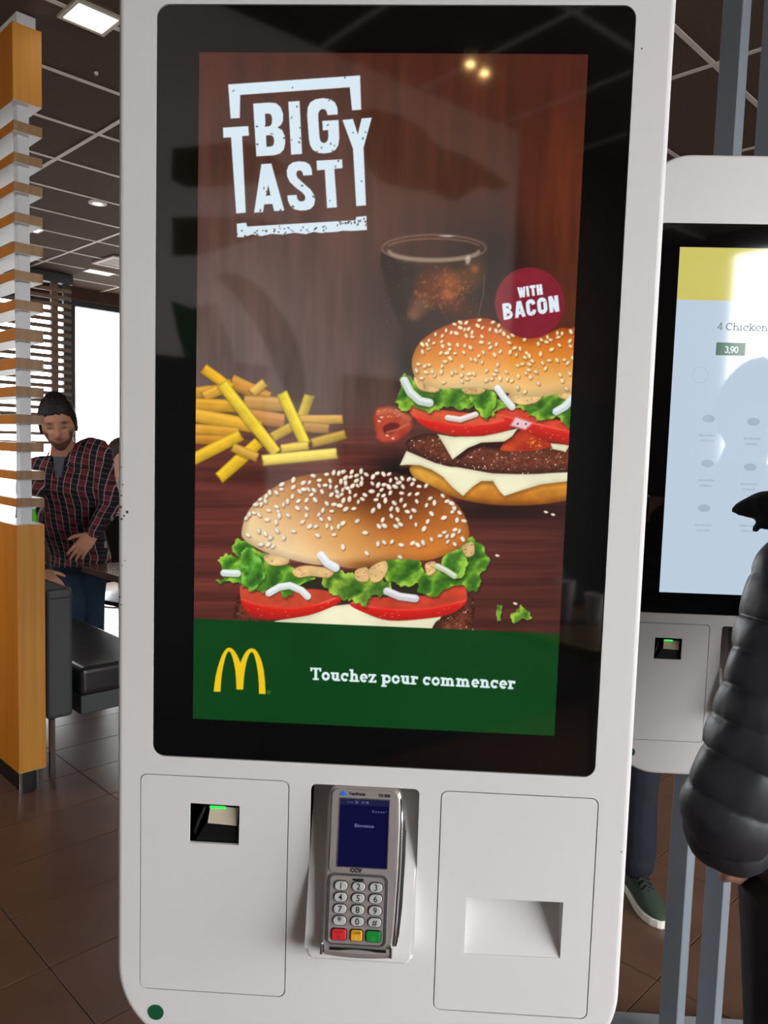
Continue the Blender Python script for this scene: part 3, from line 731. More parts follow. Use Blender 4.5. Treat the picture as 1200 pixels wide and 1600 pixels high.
    def ruffle(P, base, seed, amp=4.0, light=(176, 214, 74), dark=(38, 84, 22)):
        """frilly lettuce outline: the traced edge with small waves, veined and mottled inside"""
        r = np.random.RandomState(seed); S = smooth(P, 7); n = len(S)
        nx = np.roll(S, -1, 0)-np.roll(S, 1, 0); L = np.linalg.norm(nx, axis=1)+1e-6
        nor = np.stack([nx[:, 1], -nx[:, 0]], 1)/L[:, None]
        ph = r.rand()*6; k_ = np.arange(n)
        wv = amp*(np.sin(k_*1.05+ph)*0.5+r.randn(n)*0.28)
        S2 = S+nor*wv[:, None]
        f1 = r.uniform(9, 14)
        def colr(x, y, sd, w_):
            v = 0.5+0.5*np.sin((x*0.8+y*0.6)/f1*2.2+6*N6[w_]+ph)
            e = np.clip(1+sd/9.0, 0, 1)
            m = np.clip(0.50*N6[w_]+0.55*v-0.12+0.35*e-0.25*(N4[w_]-0.5), 0, 1)[..., None]
            c = np.array(dark)*(1-m)+np.array(base)*m
            h = np.clip(m*1.7-1.02, 0, 1)
            return c*(1-h)+h*np.array(light)
        paint([(x+1.5, y+2.5) for x, y in S2], (26, 30, 8), 5, 0.6)
        paint(S2, colr, 1.3)
    def meat(P, seed, spark=1.0):
        def c(x, y, sd, w_):
            m = np.clip(0.5*N4[w_]+0.55*N5[w_], 0, 1)[..., None]; e = np.clip(-sd/14.0, 0, 1)[..., None]
            base = np.array([66, 26, 18])*(1-m)+np.array([150, 82, 56])*m
            base = base*(0.55+0.45*e)
            h = ((N5[w_] > 0.90) & (N4[w_] > 0.42))[..., None]
            return np.where(h, np.array([226, 196, 168])*spark, base)
        paint(P, c, 2.0)
    def tomato(P, rimy, seed, face=(206, 72, 44), side=(214, 32, 20)):
        """P outline; rimy(x) = y of the edge between cut face and skin side"""
        def c(x, y, sd, w_):
            k_ = np.clip((y-rimy(x))/2.0+0.5, 0, 1)[..., None]
            d = np.clip((y-rimy(x))/24.0, 0, 1)[..., None]
            f = np.array(face)*(0.86+0.28*N6[w_][..., None]); s_ = np.array(side)*(1.06-0.34*d)+np.array([0, 8, 6])*N6[w_][..., None]
            out = f*(1-k_)+s_*k_
            r = np.exp(-((y-rimy(x)-1.5)/1.6)**2)[..., None]*0.45*np.clip(N2[w_][..., None]*1.6-0.2, 0, 1)
            return out*(1-r)+r*np.array([255, 190, 170])
        paint(P, c, 1.4)
        r = np.random.RandomState(seed); A = np.asarray(P)
        for i in range(16):
            x = A[:, 0].min()+r.rand()*(np.ptp(A[:, 0])); y = rimy(x)+4+r.rand()*14
            if in_poly(P)(x, y) < -3: ell(x, y, 0.9+r.rand(), 0.8, 0, (250, 150, 120), 1.2, 0.6)
    def sauce(P, seed):
        S = smooth(P, 5)
        paint([(x+1, y+2) for x, y in S], (90, 60, 20), 4, 0.5)
        paint(S, lambda x, y, sd, w_: np.array([226, 184, 122])*(0.80+0.34*N6[w_][..., None])+np.clip(-sd/8, 0, 1)[..., None]*np.array([14, 14, 14]), 2)
        r = np.random.RandomState(seed); A = np.asarray(P)
        for i in range(9):
            x = A[:, 0].min()+r.rand()*np.ptp(A[:, 0]); y = A[:, 1].min()+r.rand()*np.ptp(A[:, 1])
            if in_poly(S)(x, y) < -2: ell(x, y, 0.9, 0.8, 0, (90, 56, 30), 1, 0.7)
    def onion(P, wd, col=(222, 226, 224)):
        P = np.asarray(P, float)
        stroke(P+np.array([0.8, 1.8]), wd, (40, 50, 20), 3.5, 0.6)
        stroke(P, wd, col, 1.4, 1.0, shade=0.08)
        stroke(P-np.array([0, wd*0.18]), wd*0.3, (246, 248, 250), 2, 0.6)

    # ---- burger at the back (cut by the right edge of the screen)
    c3 = lambda P: crop(P, 560, 340, 3.333)
    bb = smooth(c3([(268, 1300), (330, 1285), (440, 1340), (640, 1370), (900, 1370), (1140, 1340), (1140, 1455), (1060, 1478), (950, 1494), (780, 1500), (600, 1482), (450, 1440), (330, 1390), (282, 1345)]), 4)
    paint(bb, lambda x, y, sd, w_: (np.array([234, 170, 62])*(1-np.clip((y-740)/48, 0, 1)[..., None])+np.array([176, 100, 24])*np.clip((y-740)/48, 0, 1)[..., None])*(0.88+0.26*N6[w_][..., None])*(0.72+0.28*np.clip(-sd/10, 0, 1)[..., None]), 1.6)
    cheese = lambda x, y, sd, w_: np.array([240, 236, 200])*(0.80+0.16*N2[w_][..., None]+0.10*np.clip(-sd/6, 0, 1)[..., None])
    chl = c3([(215, 1290), (250, 1215), (400, 1278), (560, 1308), (700, 1332), (900, 1332), (1140, 1305), (1140, 1366), (950, 1390), (850, 1420), (760, 1450), (735, 1425), (700, 1372), (640, 1372), (595, 1402), (545, 1450), (490, 1405), (440, 1350), (380, 1312), (320, 1290), (260, 1287)])
    paint([(x+1, y+4) for x, y in chl], (120, 70, 14), 6, 0.6); paint(chl, cheese, 1.4)
    meat(smooth(c3([(245, 1175), (290, 1140), (360, 1125), (420, 1130), (560, 1150), (700, 1170), (1000, 1190), (1140, 1205), (1140, 1312), (1000, 1330), (860, 1336), (700, 1330), (600, 1312), (530, 1300), (470, 1296), (400, 1275), (340, 1248), (275, 1215)]), 4), 5)
    paint(smooth(c3([(500, 1240), (560, 1195), (640, 1170), (740, 1175), (730, 1205), (640, 1200), (575, 1225), (530, 1262)]), 4), (40, 14, 12), 6, 0.85)
    bac = lambda x, y, sd, w_: (np.array([150, 44, 34])*(1-N6[w_][..., None])+np.array([206, 96, 62])*N6[w_][..., None])*(0.7+0.3*np.clip(-sd/6, 0, 1)[..., None])
    paint(smooth(c3([(738, 1208), (770, 1165), (805, 1135), (850, 1108), (900, 1112), (945, 1132), (985, 1165), (1012, 1192), (960, 1205), (900, 1216), (780, 1216)]), 4), lambda x, y, sd, w_: (np.array([140, 22, 14])*(1-N6[w_][..., None])+np.array([214, 84, 30])*N6[w_][..., None]), 1.5)
    for i in range(26):
        ell(560+(870+rng.rand()*80)/3.333, 340+(1125+rng.rand()*70)/3.333, 1.2, 0.9, 0, (240, 180, 70), 1.2, 0.7)
    cht = c3([(412, 1128), (500, 1142), (650, 1138), (830, 1098), (800, 1140), (760, 1166), (640, 1172), (570, 1200), (530, 1230), (490, 1260), (455, 1200)])
    paint([(x+1, y+3) for x, y in cht], (40, 14, 8), 5, 0.6); paint(cht, cheese, 1.4)
    paint(c3([(1000, 1175), (1100, 1185), (1080, 1220), (1010, 1205)]), cheese, 1.5)
    bl = smooth(c3([(80, 1020), (105, 988), (150, 980), (200, 995), (262, 1025), (285, 1075), (275, 1105), (235, 1150), (180, 1172), (130, 1176), (98, 1150), (75, 1080)]), 4)
    paint(bl, bac, 2)
    paint(smooth(c3([(130, 1090), (170, 1068), (215, 1078), (200, 1110), (160, 1130), (135, 1120)]), 4), (84, 22, 20), 3, 0.8)
    stroke(c3([(150, 1120), (200, 1105), (260, 1075)]), 4, (206, 110, 80), 2, 0.7)
    stroke(c3([(110, 1010), (160, 1000), (215, 1015), (262, 1045)]), 9, (198, 116, 84), 7, 0.7)
    stroke(c3([(100, 1140), (140, 1155), (190, 1150)]), 6, (196, 70, 60), 5, 0.6)
    for i in range(26):
        x = 560+(95+150*rng.rand())/3.333; y = 340+(1000+40*rng.rand())/3.333
        if in_poly(bl)(x, y) < -2: ell(x, y, 1.0, 0.8, 0, (240, 190, 130), 1.2, 0.6)
    for cx, cy in ((120, 1040), (108, 1060), (150, 1135), (180, 1150)): ell(560+cx/3.333, 340+cy/3.333, 2.2, 1.4, 0.3, (255, 240, 232), 1.6, 0.8)
    tl = smooth(c3([(262, 1005), (278, 968), (330, 985), (420, 1000), (600, 1020), (740, 1020), (800, 1040), (830, 1065), (800, 1098), (720, 1124), (600, 1140), (480, 1132), (380, 1106), (310, 1062)]), 4)
    tomato(tl, lambda x: 340+(1004+62*np.clip(1-((x-(560+560/3.333))/(310/3.333))**2, 0, 1)+10)/3.333, 4, face=(214, 84, 52))
    trr = smooth(c3([(715, 1002), (790, 985), (880, 1010), (980, 1045), (1140, 1080), (1140, 1186), (1040, 1174), (960, 1155), (880, 1122), (800, 1082)]), 4)
    tomato(trr, lambda x: 340+(1020+0.24*(x-(560+720/3.333))*3.333)/3.333, 6, face=(208, 66, 44))
    paint(c3([(820, 1040), (905, 1070), (870, 1105), (790, 1082)]), (232, 222, 236), 4, 0.85)
    ell(560+830/3.333, 340+1074/3.333, 1.5, 1.5, 0, (80, 40, 50), 1); ell(560+872/3.333, 340+1075/3.333, 1.5, 1.5, 0, (80, 40, 50), 1)
    ruffle(c3([(195, 960), (215, 900), (222, 830), (255, 815), (300, 850), (420, 890), (560, 880), (640, 890), (700, 930), (760, 960), (790, 985), (730, 1000), (700, 1030), (660, 1048), (630, 1020), (600, 985), (540, 1000), (470, 985), (420, 1000), (360, 1010), (290, 985), (240, 1010)]), (126, 178, 48), 41, 3.0)
    ruffle(c3([(820, 985), (860, 960), (900, 970), (960, 930), (1060, 915), (1140, 960), (1140, 1060), (1085, 1088), (1040, 1040), (960, 1055), (900, 1030), (860, 1000)]), (126, 180, 46), 42, 2.6)
    ruffle(c3([(570, 900), (660, 880), (720, 930), (700, 1000), (660, 1045), (620, 1000), (590, 960)]), (136, 196, 50), 43, 2.4)
    for P, sd_ in (([(290, 830), (340, 850), (420, 885), (400, 910), (330, 900), (300, 870)], 1), ([(540, 890), (620, 885), (660, 900), (620, 920), (560, 915)], 2), ([(780, 925), (840, 900), (900, 905), (960, 915), (930, 960), (860, 975), (800, 960)], 3), ([(1040, 920), (1140, 890), (1140, 940), (1070, 945)], 4)):
        sauce(c3(P), sd_)
    bunb = smooth(c3([(278, 770), (290, 700), (330, 640), (390, 595), (450, 565), (520, 540), (600, 526), (670, 525), (720, 545), (800, 598), (860, 620), (930, 622), (1000, 598), (1050, 575), (1100, 578), (1160, 590), (1160, 890), (1060, 915), (980, 930), (900, 935), (840, 930), (780, 915), (700, 898), (600, 885), (500, 890), (420, 890), (350, 872), (300, 838)]), 4)
    def bcol(x, y, sd, w_):
        u = np.clip((y-500)/118, 0, 1)[..., None]
        c = np.where(u < 0.5, np.array([190, 74, 14])*(1-2*u)+np.array([222, 136, 46])*2*u, np.array([222, 136, 46])*(2-2*u)+np.array([246, 208, 140])*(2*u-1))
        e = np.clip(-sd/16, 0, 1)[..., None]
        c = c*(0.80+0.20*e)*(0.94+0.12*N2[w_][..., None])
        g = np.exp(-((x-720)/60)**2-((y-600)/16)**2)[..., None]*0.35
        return c*(1-g)+g*np.array([255, 236, 190])
    paint(bunb, bcol, 1.6)
    fin = in_poly(bunb)
    bun_seeds(135, (640, 498, 905, 620), lambda x, y: (0.0 if fin(x, y) > -2.5 else (1.0 if fin(x, y) > -12 and y < 545 else 0.30 if y < 600 else 0.12)), 8, 6.4, (240, 212, 150))
    onion(c3([(240, 850), (270, 910), (320, 955), (370, 965)]), 13, (206, 216, 208)); onion(c3([(725, 890), (760, 940), (800, 985)]), 11); onion(c3([(465, 1042), (530, 1052), (610, 1025)]), 9, (226, 208, 200)); onion(c3([(1030, 1010), (1075, 985), (1115, 940)]), 12, (206, 220, 220))
    # ---- round badge
    ell(827.5, 473.5, 54.5, 55.5, 0, (126, 26, 44), 1.4, 1.0)
    w_ = window_of(770, 415, 885, 532); m_ = ((PX[w_]-827.5)**2+(PY[w_]-473.5)**2 < 52**2)
    IMG[w_] = np.where(m_[..., None], IMG[w_]*(0.90+0.2*N6[w_][..., None]), IMG[w_])
    # ---- front burger
    c4 = lambda P: crop(P, 310, 700, 2.449)
    meat(smooth(c4([(140, 610), (150, 565), (180, 570), (240, 630), (320, 665), (150, 670)]), 4), 3)
    paint(c4([(290, 662), (420, 640), (520, 604), (590, 596), (660, 640), (760, 656), (930, 640), (905, 720), (400, 720)]), cheese, 1.5)
    paint(c4([(1020, 640), (1068, 720), (1000, 720)]), cheese, 1.5)
    meat(smooth(c4([(900, 720), (905, 670), (950, 640), (1000, 605), (1020, 560), (1045, 562), (1057, 600), (1052, 660), (1030, 720)]), 4), 9)
    paint(smooth(c4([(420, 470), (560, 470), (720, 470), (860, 470), (940, 500), (860, 570), (700, 580), (520, 590), (420, 560), (330, 560), (330, 480)]), 4), (44, 40, 28), 4)
    t1 = smooth(c4([(162, 515), (210, 545), (330, 545), (450, 540), (530, 560), (545, 585), (500, 612), (420, 640), (300, 656), (215, 648), (168, 605)]), 4)
    tomato(t1, lambda x: 700+(556+54*np.clip(1-((x-(310+340/2.449))/(215/2.449))**2, 0, 1))/2.449, 14, face=(196, 70, 46), side=(212, 30, 20))
    t2 = smooth(c4([(578, 596), (650, 572), (760, 570), (900, 560), (990, 520), (1020, 530), (1024, 590), (965, 635), (860, 654), (730, 660), (640, 632)]), 4)
    tomato(t2, lambda x: 700+(566+50*np.clip(1-((x-(310+790/2.449))/(270/2.449))**2, 0, 1))/2.449, 15, face=(196, 64, 42), side=(214, 26, 18))
    ruffle(c4([(128, 370), (180, 350), (235, 395), (320, 440), (420, 480), (440, 505), (370, 530), (340, 575), (300, 540), (250, 545), (200, 545), (165, 520), (120, 512), (68, 512), (95, 490), (80, 430), (110, 405), (150, 425)]), (118, 186, 52), 51, 4.0)
    ruffle(c4([(180, 380), (240, 430), (250, 500), (200, 540), (160, 500), (165, 430)]), (110, 190, 60), 56, 3.0, light=(150, 214, 96))
    ruffle(c4([(470, 505), (530, 470), (580, 480), (640, 490), (700, 500), (740, 520), (720, 560), (660, 565), (640, 605), (600, 590), (545, 575), (500, 545)]), (150, 184, 62), 52, 3.4)
    ruffle(c4([(715, 440), (760, 420), (810, 405), (850, 440), (865, 480), (830, 520), (790, 530), (735, 510), (700, 480)]), (122, 176, 44), 53, 3.2)
    ruffle(c4([(860, 480), (930, 455), (950, 400), (1000, 375), (1040, 340), (1085, 375), (1112, 440), (1080, 480), (1075, 530), (1045, 552), (990, 520), (905, 568), (840, 545)]), (104, 164, 40), 54, 3.6)
    ruffle(c4([(950, 400), (1010, 390), (1030, 450), (1000, 500), (940, 480), (930, 440)]), (126, 190, 60), 57, 2.6)
    for P, sd_ in (([(255, 410), (330, 405), (345, 440), (290, 450), (258, 435)], 21), ([(360, 470), (400, 450), (470, 455), (520, 460), (500, 495), (430, 490), (380, 495)], 22), ([(600, 470), (640, 455), (655, 480), (645, 510), (605, 505)], 23), ([(660, 455), (710, 430), (725, 460), (700, 505), (665, 512), (652, 480)], 24), ([(868, 445), (905, 435), (910, 465), (880, 488)], 25), ([(1010, 375), (1050, 360), (1055, 405), (1025, 415)], 26)):
        sauce(c4(P), sd_)
    bunf = smooth(c4([(165, 325), (178, 268), (205, 222), (255, 175), (330, 128), (420, 102), (520, 88), (620, 84), (720, 90), (800, 106), (870, 135), (940, 172), (1000, 228), (1030, 290), (1035, 340), (1005, 378), (935, 412), (870, 430), (760, 425), (700, 435), (640, 455), (580, 460), (520, 450), (440, 446), (350, 426), (270, 404), (210, 375), (175, 350)]), 5)
    def fcol(x, y, sd, w_):
        u = (x-(310+600/2.449))/(440/2.449); v = (y-(700+90/2.449))/(370/2.449)
        base = np.array([214, 128, 48])+np.zeros(x.shape+(3,))
        lf = np.clip(-u*0.9+v*0.95-0.32, 0, 1)[..., None]
        base = base*(1-lf)+lf*np.array([246, 214, 160])
        dk = np.exp(-((u-0.26)/0.62)**2-((v-0.05)/0.50)**2)[..., None]
        base = base*(1-0.95*dk)+0.95*dk*np.array([62, 18, 7])
        md = np.exp(-((u+0.1)/0.25)**2-((v-0.62)/0.22)**2)[..., None]*0.45
        base = base*(1-md)+md*np.array([240, 176, 90])
        rt = np.clip(u-0.55, 0, 1)[..., None]*np.clip(1-v, 0, 1)[..., None]
        base = base*(1-0.5*rt)+0.5*rt*np.array([150, 70, 24])
        un = np.exp(-((u-0.08)/0.2)**2-((v-0.97)/0.07)**2)[..., None]*0.8
        base = base*(1-un)+un*np.array([150, 84, 30])
        return base*(0.92+0.16*N2[w_][..., None])*(0.80+0.20*np.clip(-sd/12, 0, 1)[..., None])
    paint(bunf, fcol, 1.6)
    ff = in_poly(bunf)
    cl = lambda x, y: 0.5+0.5*math.sin(x*0.11+2.0*math.sin(y*0.09))*math.cos(y*0.13+1.3*math.sin(x*0.07))
    def fd(x, y):
        s_ = ff(x, y)
        if s_ > -2: return 0.0
        v = (y-737)/150
        return (1.0 if (v < 0.17 or (s_ > -9 and v < 0.55)) else 0.34*(0.35+1.3*cl(x, y)) if v < 0.42 else 0.16*(0.2+1.6*cl(x, y)) if v < 0.78 else 0.03)
    bun_seeds(190, (375, 733, 735, 885), fd, 5, 7.2, (238, 226, 206))
    onion(c4([(470, 412), (492, 440), (525, 458)]), 13, (226, 228, 232)); onion(c4([(270, 555), (310, 532), (350, 526), (395, 545), (418, 568)]), 11); onion(c4([(722, 548), (770, 568), (830, 576)]), 12, (214, 206, 212)); onion(c4([(915, 452), (950, 470), (980, 490)]), 9, (196, 206, 170)); onion(c4([(98, 478), (150, 480)]), 11, (214, 226, 214))
    # crumbs of lettuce and seeds on the table
    ruffle([(797, 962), (806, 955), (813, 946), (820, 951), (828, 958), (829, 968), (815, 967), (804, 974)], (150, 190, 60), 61, 1.5)
    ruffle([(776, 948), (784, 946), (783, 958), (781, 970), (776, 966)], (60, 110, 30), 62, 1.2)
    for x, y in ((853, 800), (864, 804), (777, 868), (805, 943)): ell(x, y, 3.4, 1.8, 0.3, (240, 222, 200), 1.2)
    # ---- green band with the arches and the invitation
    paint([(290, 965.8), (890, 990.6), (890, 1180), (290, 1150)], lambda x, y, sd, w_: np.array([0, 62, 16])*(0.96+0.08*N2[w_][..., None]), 1.0)
    ar = crop([(107, 358), (111, 310), (120, 250), (133, 195), (150, 140), (165, 102), (182, 73), (198, 57), (214, 52), (232, 57), (250, 74), (268, 102), (282, 132), (292, 158), (302, 132), (315, 104), (332, 78), (350, 62), (370, 57), (390, 62), (408, 80), (425, 110), (441, 152), (454, 210), (462, 280), (467, 375), (421, 373), (420, 310), (416, 250), (408, 190), (398, 140), (386, 100), (377, 86), (370, 83), (361, 88), (348, 112), (335, 150), (325, 200), (317, 260), (311, 345), (264, 343), (262, 280), (257, 215), (248, 165), (237, 120), (226, 92), (219, 81), (213, 78), (206, 82), (196, 98), (184, 135), (172, 185), (163, 240), (157, 300), (154, 359)], 310, 1000, 4.444)
    paint(ar, (238, 196, 18), 1.0)
    stroke([(420+2.2*math.cos(q), 1081.6+2.2*math.sin(q)) for q in np.linspace(0, 6.28, 14)], 0.8, (120, 160, 70), 1, 0.9)
    # ---- lettering
    def letters(polys_list, col, feather=1.0, wear=0.0):
        for polys in polys_list:
            al = 1.0
            if wear: al = lambda x, y, sd, w_: np.where((N4[w_] < wear) & (N6[w_] < 0.42), 0.15, 1.0)
            paint(polys, col, feather, al)
    c1 = lambda P: crop(P, 280, 60, 3.333)
    IV = (214, 231, 241)
    LG = [[c1([(255, 240), (942, 193), (948, 372), (900, 375), (888, 255), (318, 295), (316, 415), (268, 418)])],
          [c1([(228, 465), (360, 457), (364, 507), (328, 509), (347, 908), (297, 912), (270, 516), (230, 518)])],
          [c1([(385, 340), (470, 334), (505, 338), (528, 358), (541, 392), (541, 430), (530, 452), (512, 464), (536, 478), (550, 508), (553, 545), (545, 580), (525, 600), (495, 609), (402, 615)]), c1([(447, 393), (468, 392), (480, 400), (484, 420), (482, 445), (472, 457), (450, 460)]), c1([(452, 506), (478, 504), (491, 514), (495, 535), (491, 555), (480, 563), (455, 565)])],
          [c1([(568, 330), (627, 326), (640, 602), (583, 606)])],
          [c1([(826, 397), (772, 400), (768, 382), (760, 371), (748, 368), (734, 373), (726, 388), (724, 405), (731, 515), (735, 532), (743, 542), (755, 545), (767, 540), (775, 525), (777, 505), (775, 478), (748, 480), (745, 430), (830, 425), (834, 520), (829, 556), (815, 580), (790, 595), (755, 600), (720, 596), (695, 580), (681, 555), (675, 520), (666, 400), (669, 360), (683, 333), (710, 317), (750, 311), (787, 317), (812, 335), (824, 362)])],
          [c1([(850, 425), (905, 420), (930, 500), (950, 417), (1003, 413), (960, 570), (973, 870), (922, 874), (905, 575)])],
          [c1([(428, 655), (480, 652), (548, 897), (495, 900), (485, 862), (443, 865), (437, 905), (390, 908)]), c1([(452, 820), (476, 818), (464, 765)])],
          [c1([(693, 712), (646, 715), (642, 698), (634, 689), (622, 688), (612, 695), (610, 710), (616, 726), (650, 757), (685, 788), (702, 815), (708, 842), (702, 870), (685, 888), (660, 896), (630, 897), (600, 890), (578, 872), (566, 845), (563, 818), (611, 815), (615, 835), (624, 847), (637, 850), (650, 846), (657, 835), (654, 818), (640, 802), (605, 776), (576, 748), (562, 718), (560, 688), (570, 662), (592, 646), (625, 640), (658, 644), (680, 658), (690, 680)])],
          [c1([(715, 637), (848, 630), (851, 676), (808, 680), (822, 880), (770, 884), (758, 684), (718, 688)])],
          [c1([(300, 965), (348, 960), (355, 980), (918, 947), (922, 930), (975, 925), (978, 998), (900, 1003), (850, 1002), (820, 1008), (780, 1010), (740, 1014), (700, 1008), (660, 1020), (600, 1012), (540, 1022), (480, 1018), (430, 1030), (380, 1020), (340, 1036), (302, 1035)])]]
    letters(LG, IV, 1.1)
    r = np.random.RandomState(17)
    for polys in LG:                                   # worn print: small nicks showing the backdrop
        A = np.asarray(polys[0]); f_ = in_poly(polys[0]); low = A[:, 1].min() > 335
        for i in range(60 if low else 7):
            x = A[:, 0].min()+r.rand()*np.ptp(A[:, 0]); y = A[:, 1].min()+r.rand()*np.ptp(A[:, 1])
            if low: y = 366-0.052*(x-372)+r.randn()*3.5-8*(x > 520)
            if f_(x, y) < (2 if low else -1): ell(x, y, 0.8+1.2*r.rand(), 0.7+0.7*r.rand(), r.rand()*3, (58, 40, 34), 1.2, 0.9)
    def strokes(glyphs, org, ex, ey, wd, col, feather=1.0):
        for P in glyphs:
            stroke_butt([(org[0]+x*ex[0]+y*ey[0], org[1]+x*ex[1]+y*ey[1]) for x, y in P], wd, col, feather)
    for P in SLAB('Touchez pour commencer', 0.235, thin=0.88):
        Q = [(485.0+x*18.45+0*y, 1062.0+x*18.45*0.0465-y*19.0) for x, y in P]
        paint(Q, (222, 238, 240), 1.0)
    for P in BLOCK('WITH', 0.30):
        paint([(810.0+x*13.9-y*2.0, 465.6-x*13.9*0.14-y*16.4) for x, y in P], (226, 240, 246), 0.9)
    for P in BLOCK('BACON', 0.27):
        paint([(787.0+x*22.6-y*2.6, 500.0-x*22.6*0.155-y*25.4) for x, y in P], (220, 236, 246), 1.0)
    for i in range(16):
        ell(788+r.rand()*86, 480+r.rand()*16, 0.7, 0.6, 0, (126, 30, 46), 1, 0.8)
    return gx, gz, np.clip(IMG, 0, 255)

# ---- letter shapes (quads): slab serif and block capitals; each glyph about 1 high at cap / x-height scale
def _strip(P, w_):
    P = [np.array(p, float) for p in P]; Lp = []; Rp = []
    for i, p in enumerate(P):
        a = P[max(i-1, 0)]; b = P[min(i+1, len(P)-1)]; d = b-a; d = d/(np.linalg.norm(d)+1e-9); n = np.array([-d[1], d[0]])
        Lp.append(p+n*w_/2); Rp.append(p-n*w_/2)
    return [tuple(q) for q in Lp]+[tuple(q) for q in Rp[::-1]]
def _arc(cx, cy, rx, ry, a0, a1, n=14):
    return [(cx+rx*math.cos(math.radians(a0+(a1-a0)*k/n)), cy+ry*math.sin(math.radians(a0+(a1-a0)*k/n))) for k in range(n+1)]
def SLAB(text, w=0.28, h=1.0, thin=0.85):
    """x-height = 0.70, cap height = 1.0"""
    out = []; x = 0.0; xh = 0.70; t = w*thin
    def bar(x0, y0, x1, y1): out.append([(x0, y0), (x1, y0), (x1, y1), (x0, y1)])
    def vs(cx, y0, y1, ww=None): ww = ww or w; bar(cx-ww/2, y0, cx+ww/2, y1)
    s = t*0.72
    for c in text:
        if c == ' ': x += 0.36; continue
        if c == 'T':
            W = 0.92; vs(x+W/2, 0, 1); bar(x, 1-s, x+W, 1); bar(x, 0.70, x+s, 1); bar(x+W-s, 0.70, x+W, 1); bar(x+W/2-0.26, 0, x+W/2+0.26, s); x += W+0.02
        elif c == 'o':
            r = 0.36; out.append(_strip(_arc(x+r, xh/2, r-w/2, xh/2-t/2+0.01, 0, 360, 24), w*0.92)); x += 2*r+0.05
        elif c in 'ce':
            r = 0.35; a0 = 40 if c == 'c' else 0
            out.append(_strip(_arc(x+r, xh/2, r-w/2, xh/2-t/2+0.01, a0, 322 if c == 'c' else 318, 22), w*0.9))
            if c == 'e': bar(x+w*0.5, xh/2-s*0.40, x+2*r-0.02, xh/2+s*0.40)
            else: bar(x+2*r-0.20, xh*0.56, x+2*r-0.04, xh-0.02)
            x += 2*r+0.04
        elif c == 'u':
            W = 0.80; vs(x+0.10+w/2, 0.18, xh); bar(x, xh-s, x+0.2, xh); out.append(_strip(_arc(x+0.10+w/2+0.19, 0.24, 0.19, 0.24-t/2, 180, 340, 10), w*0.9))
            vs(x+W-0.10-w/2, 0, xh); bar(x+W-0.46, xh-s, x+W-0.2, xh); bar(x+W-0.2, 0, x+W+0.02, s); x += W+0.05
        elif c in 'hn':
            W = 0.84; top = 1.02 if c == 'h' else xh; vs(x+0.10+w/2, 0, top); bar(x, top-s, x+0.2, top); bar(x, 0, x+0.2+w, s)
            out.append(_strip(_arc(x+0.10+w/2+0.20, xh-0.25, 0.20, 0.25-t/2, 165, 0, 10), w*0.85)); vs(x+W-0.10-w/2-0.02, 0, xh-0.24); bar(x+W-0.46, 0, x+W+0.0, s); x += W+0.04
        elif c == 'm':
            W = 1.24; vs(x+0.10+w/2, 0, xh); bar(x, xh-s, x+0.2, xh); bar(x, 0, x+0.2+w, s)
            for k in (0, 1):
                cx = x+0.10+w/2+0.19+0.385*k; out.append(_strip(_arc(cx, xh-0.25, 0.19, 0.25-t/2, 165, 0, 10), w*0.85)); vs(cx+0.19, 0, xh-0.24); bar(cx+0.19-w*0.75, 0, cx+0.19+w*0.8, s)
            x += W+0.06
        elif c == 'z':
            W = 0.66; bar(x, xh-s, x+W, xh); bar(x, 0, x+W, s); out.append(_strip([(x+W-0.14, xh-0.02), (x+0.14, 0.02)], w*0.95)); bar(x, xh-0.24, x+s*0.9, xh); bar(x+W-s*0.9, 0, x+W, 0.24); x += W+0.05
        elif c == 'p':
            W = 0.84; vs(x+0.10+w/2, -0.30, xh); bar(x, xh-s, x+0.2, xh); bar(x, -0.30, x+0.24+w, -0.30+s); out.append(_strip(_arc(x+0.48, xh/2, 0.36-w/2, xh/2-t/2+0.01, 0, 360, 22), w*0.9)); x += W+0.04
        elif c == 'r':
            W = 0.64; vs(x+0.10+w/2, 0, xh); bar(x, xh-s, x+0.2, xh); bar(x, 0, x+0.24+w, s); out.append(_strip(_arc(x+0.10+w/2+0.22, xh-0.25, 0.22, 0.25-t/2, 160, 40, 8), w*0.85)); bar(x+W-0.20, xh-0.26, x+W-0.02, xh-0.03); x += W+0.02
        elif c == 'i':
            W = 0.36; vs(x+0.08+w/2, 0, xh); bar(x, xh-s, x+0.14, xh); bar(x, 0, x+0.2+w, s); vs(x+0.08+w/2, xh+0.12, xh+0.12+w); x += W+0.06
        elif c == 'k':
            W = 0.78; vs(x+0.10+w/2, 0, 1.02); bar(x, 1.02-s, x+0.2, 1.02); bar(x, 0, x+0.22+w, s); out.append(_strip([(x+0.2, 0.28), (x+0.6, xh)], w*0.9)); out.append(_strip([(x+0.3, 0.40), (x+0.66, 0.0)], w*0.95)); bar(x+0.44, xh-s, x+W, xh); bar(x+0.48, 0, x+W+0.04, s); x += W+0.04
        elif c == 'C':
            r = 0.42; out.append(_strip(_arc(x+r, 0.5, r-w/2, 0.5-t/2, 45, 318, 22), w)); bar(x+2*r-0.14, 0.66, x+2*r-0.14+s*0.8, 0.98); x += 2*r+0.04
        elif c == 'M':
            W = 1.05; vs(x+0.16, 0, 1); vs(x+W-0.16, 0, 1); out.append(_strip([(x+0.16, 1), (x+W/2, 0.15)], w)); out.append(_strip([(x+W/2, 0.15), (x+W-0.16, 1)], w)); bar(x, 0, x+0.32, s); bar(x+W-0.32, 0, x+W, s); bar(x, 1-s, x+0.2, 1); bar(x+W-0.2, 1-s, x+W, 1); x += W+0.05
        elif c == '4':
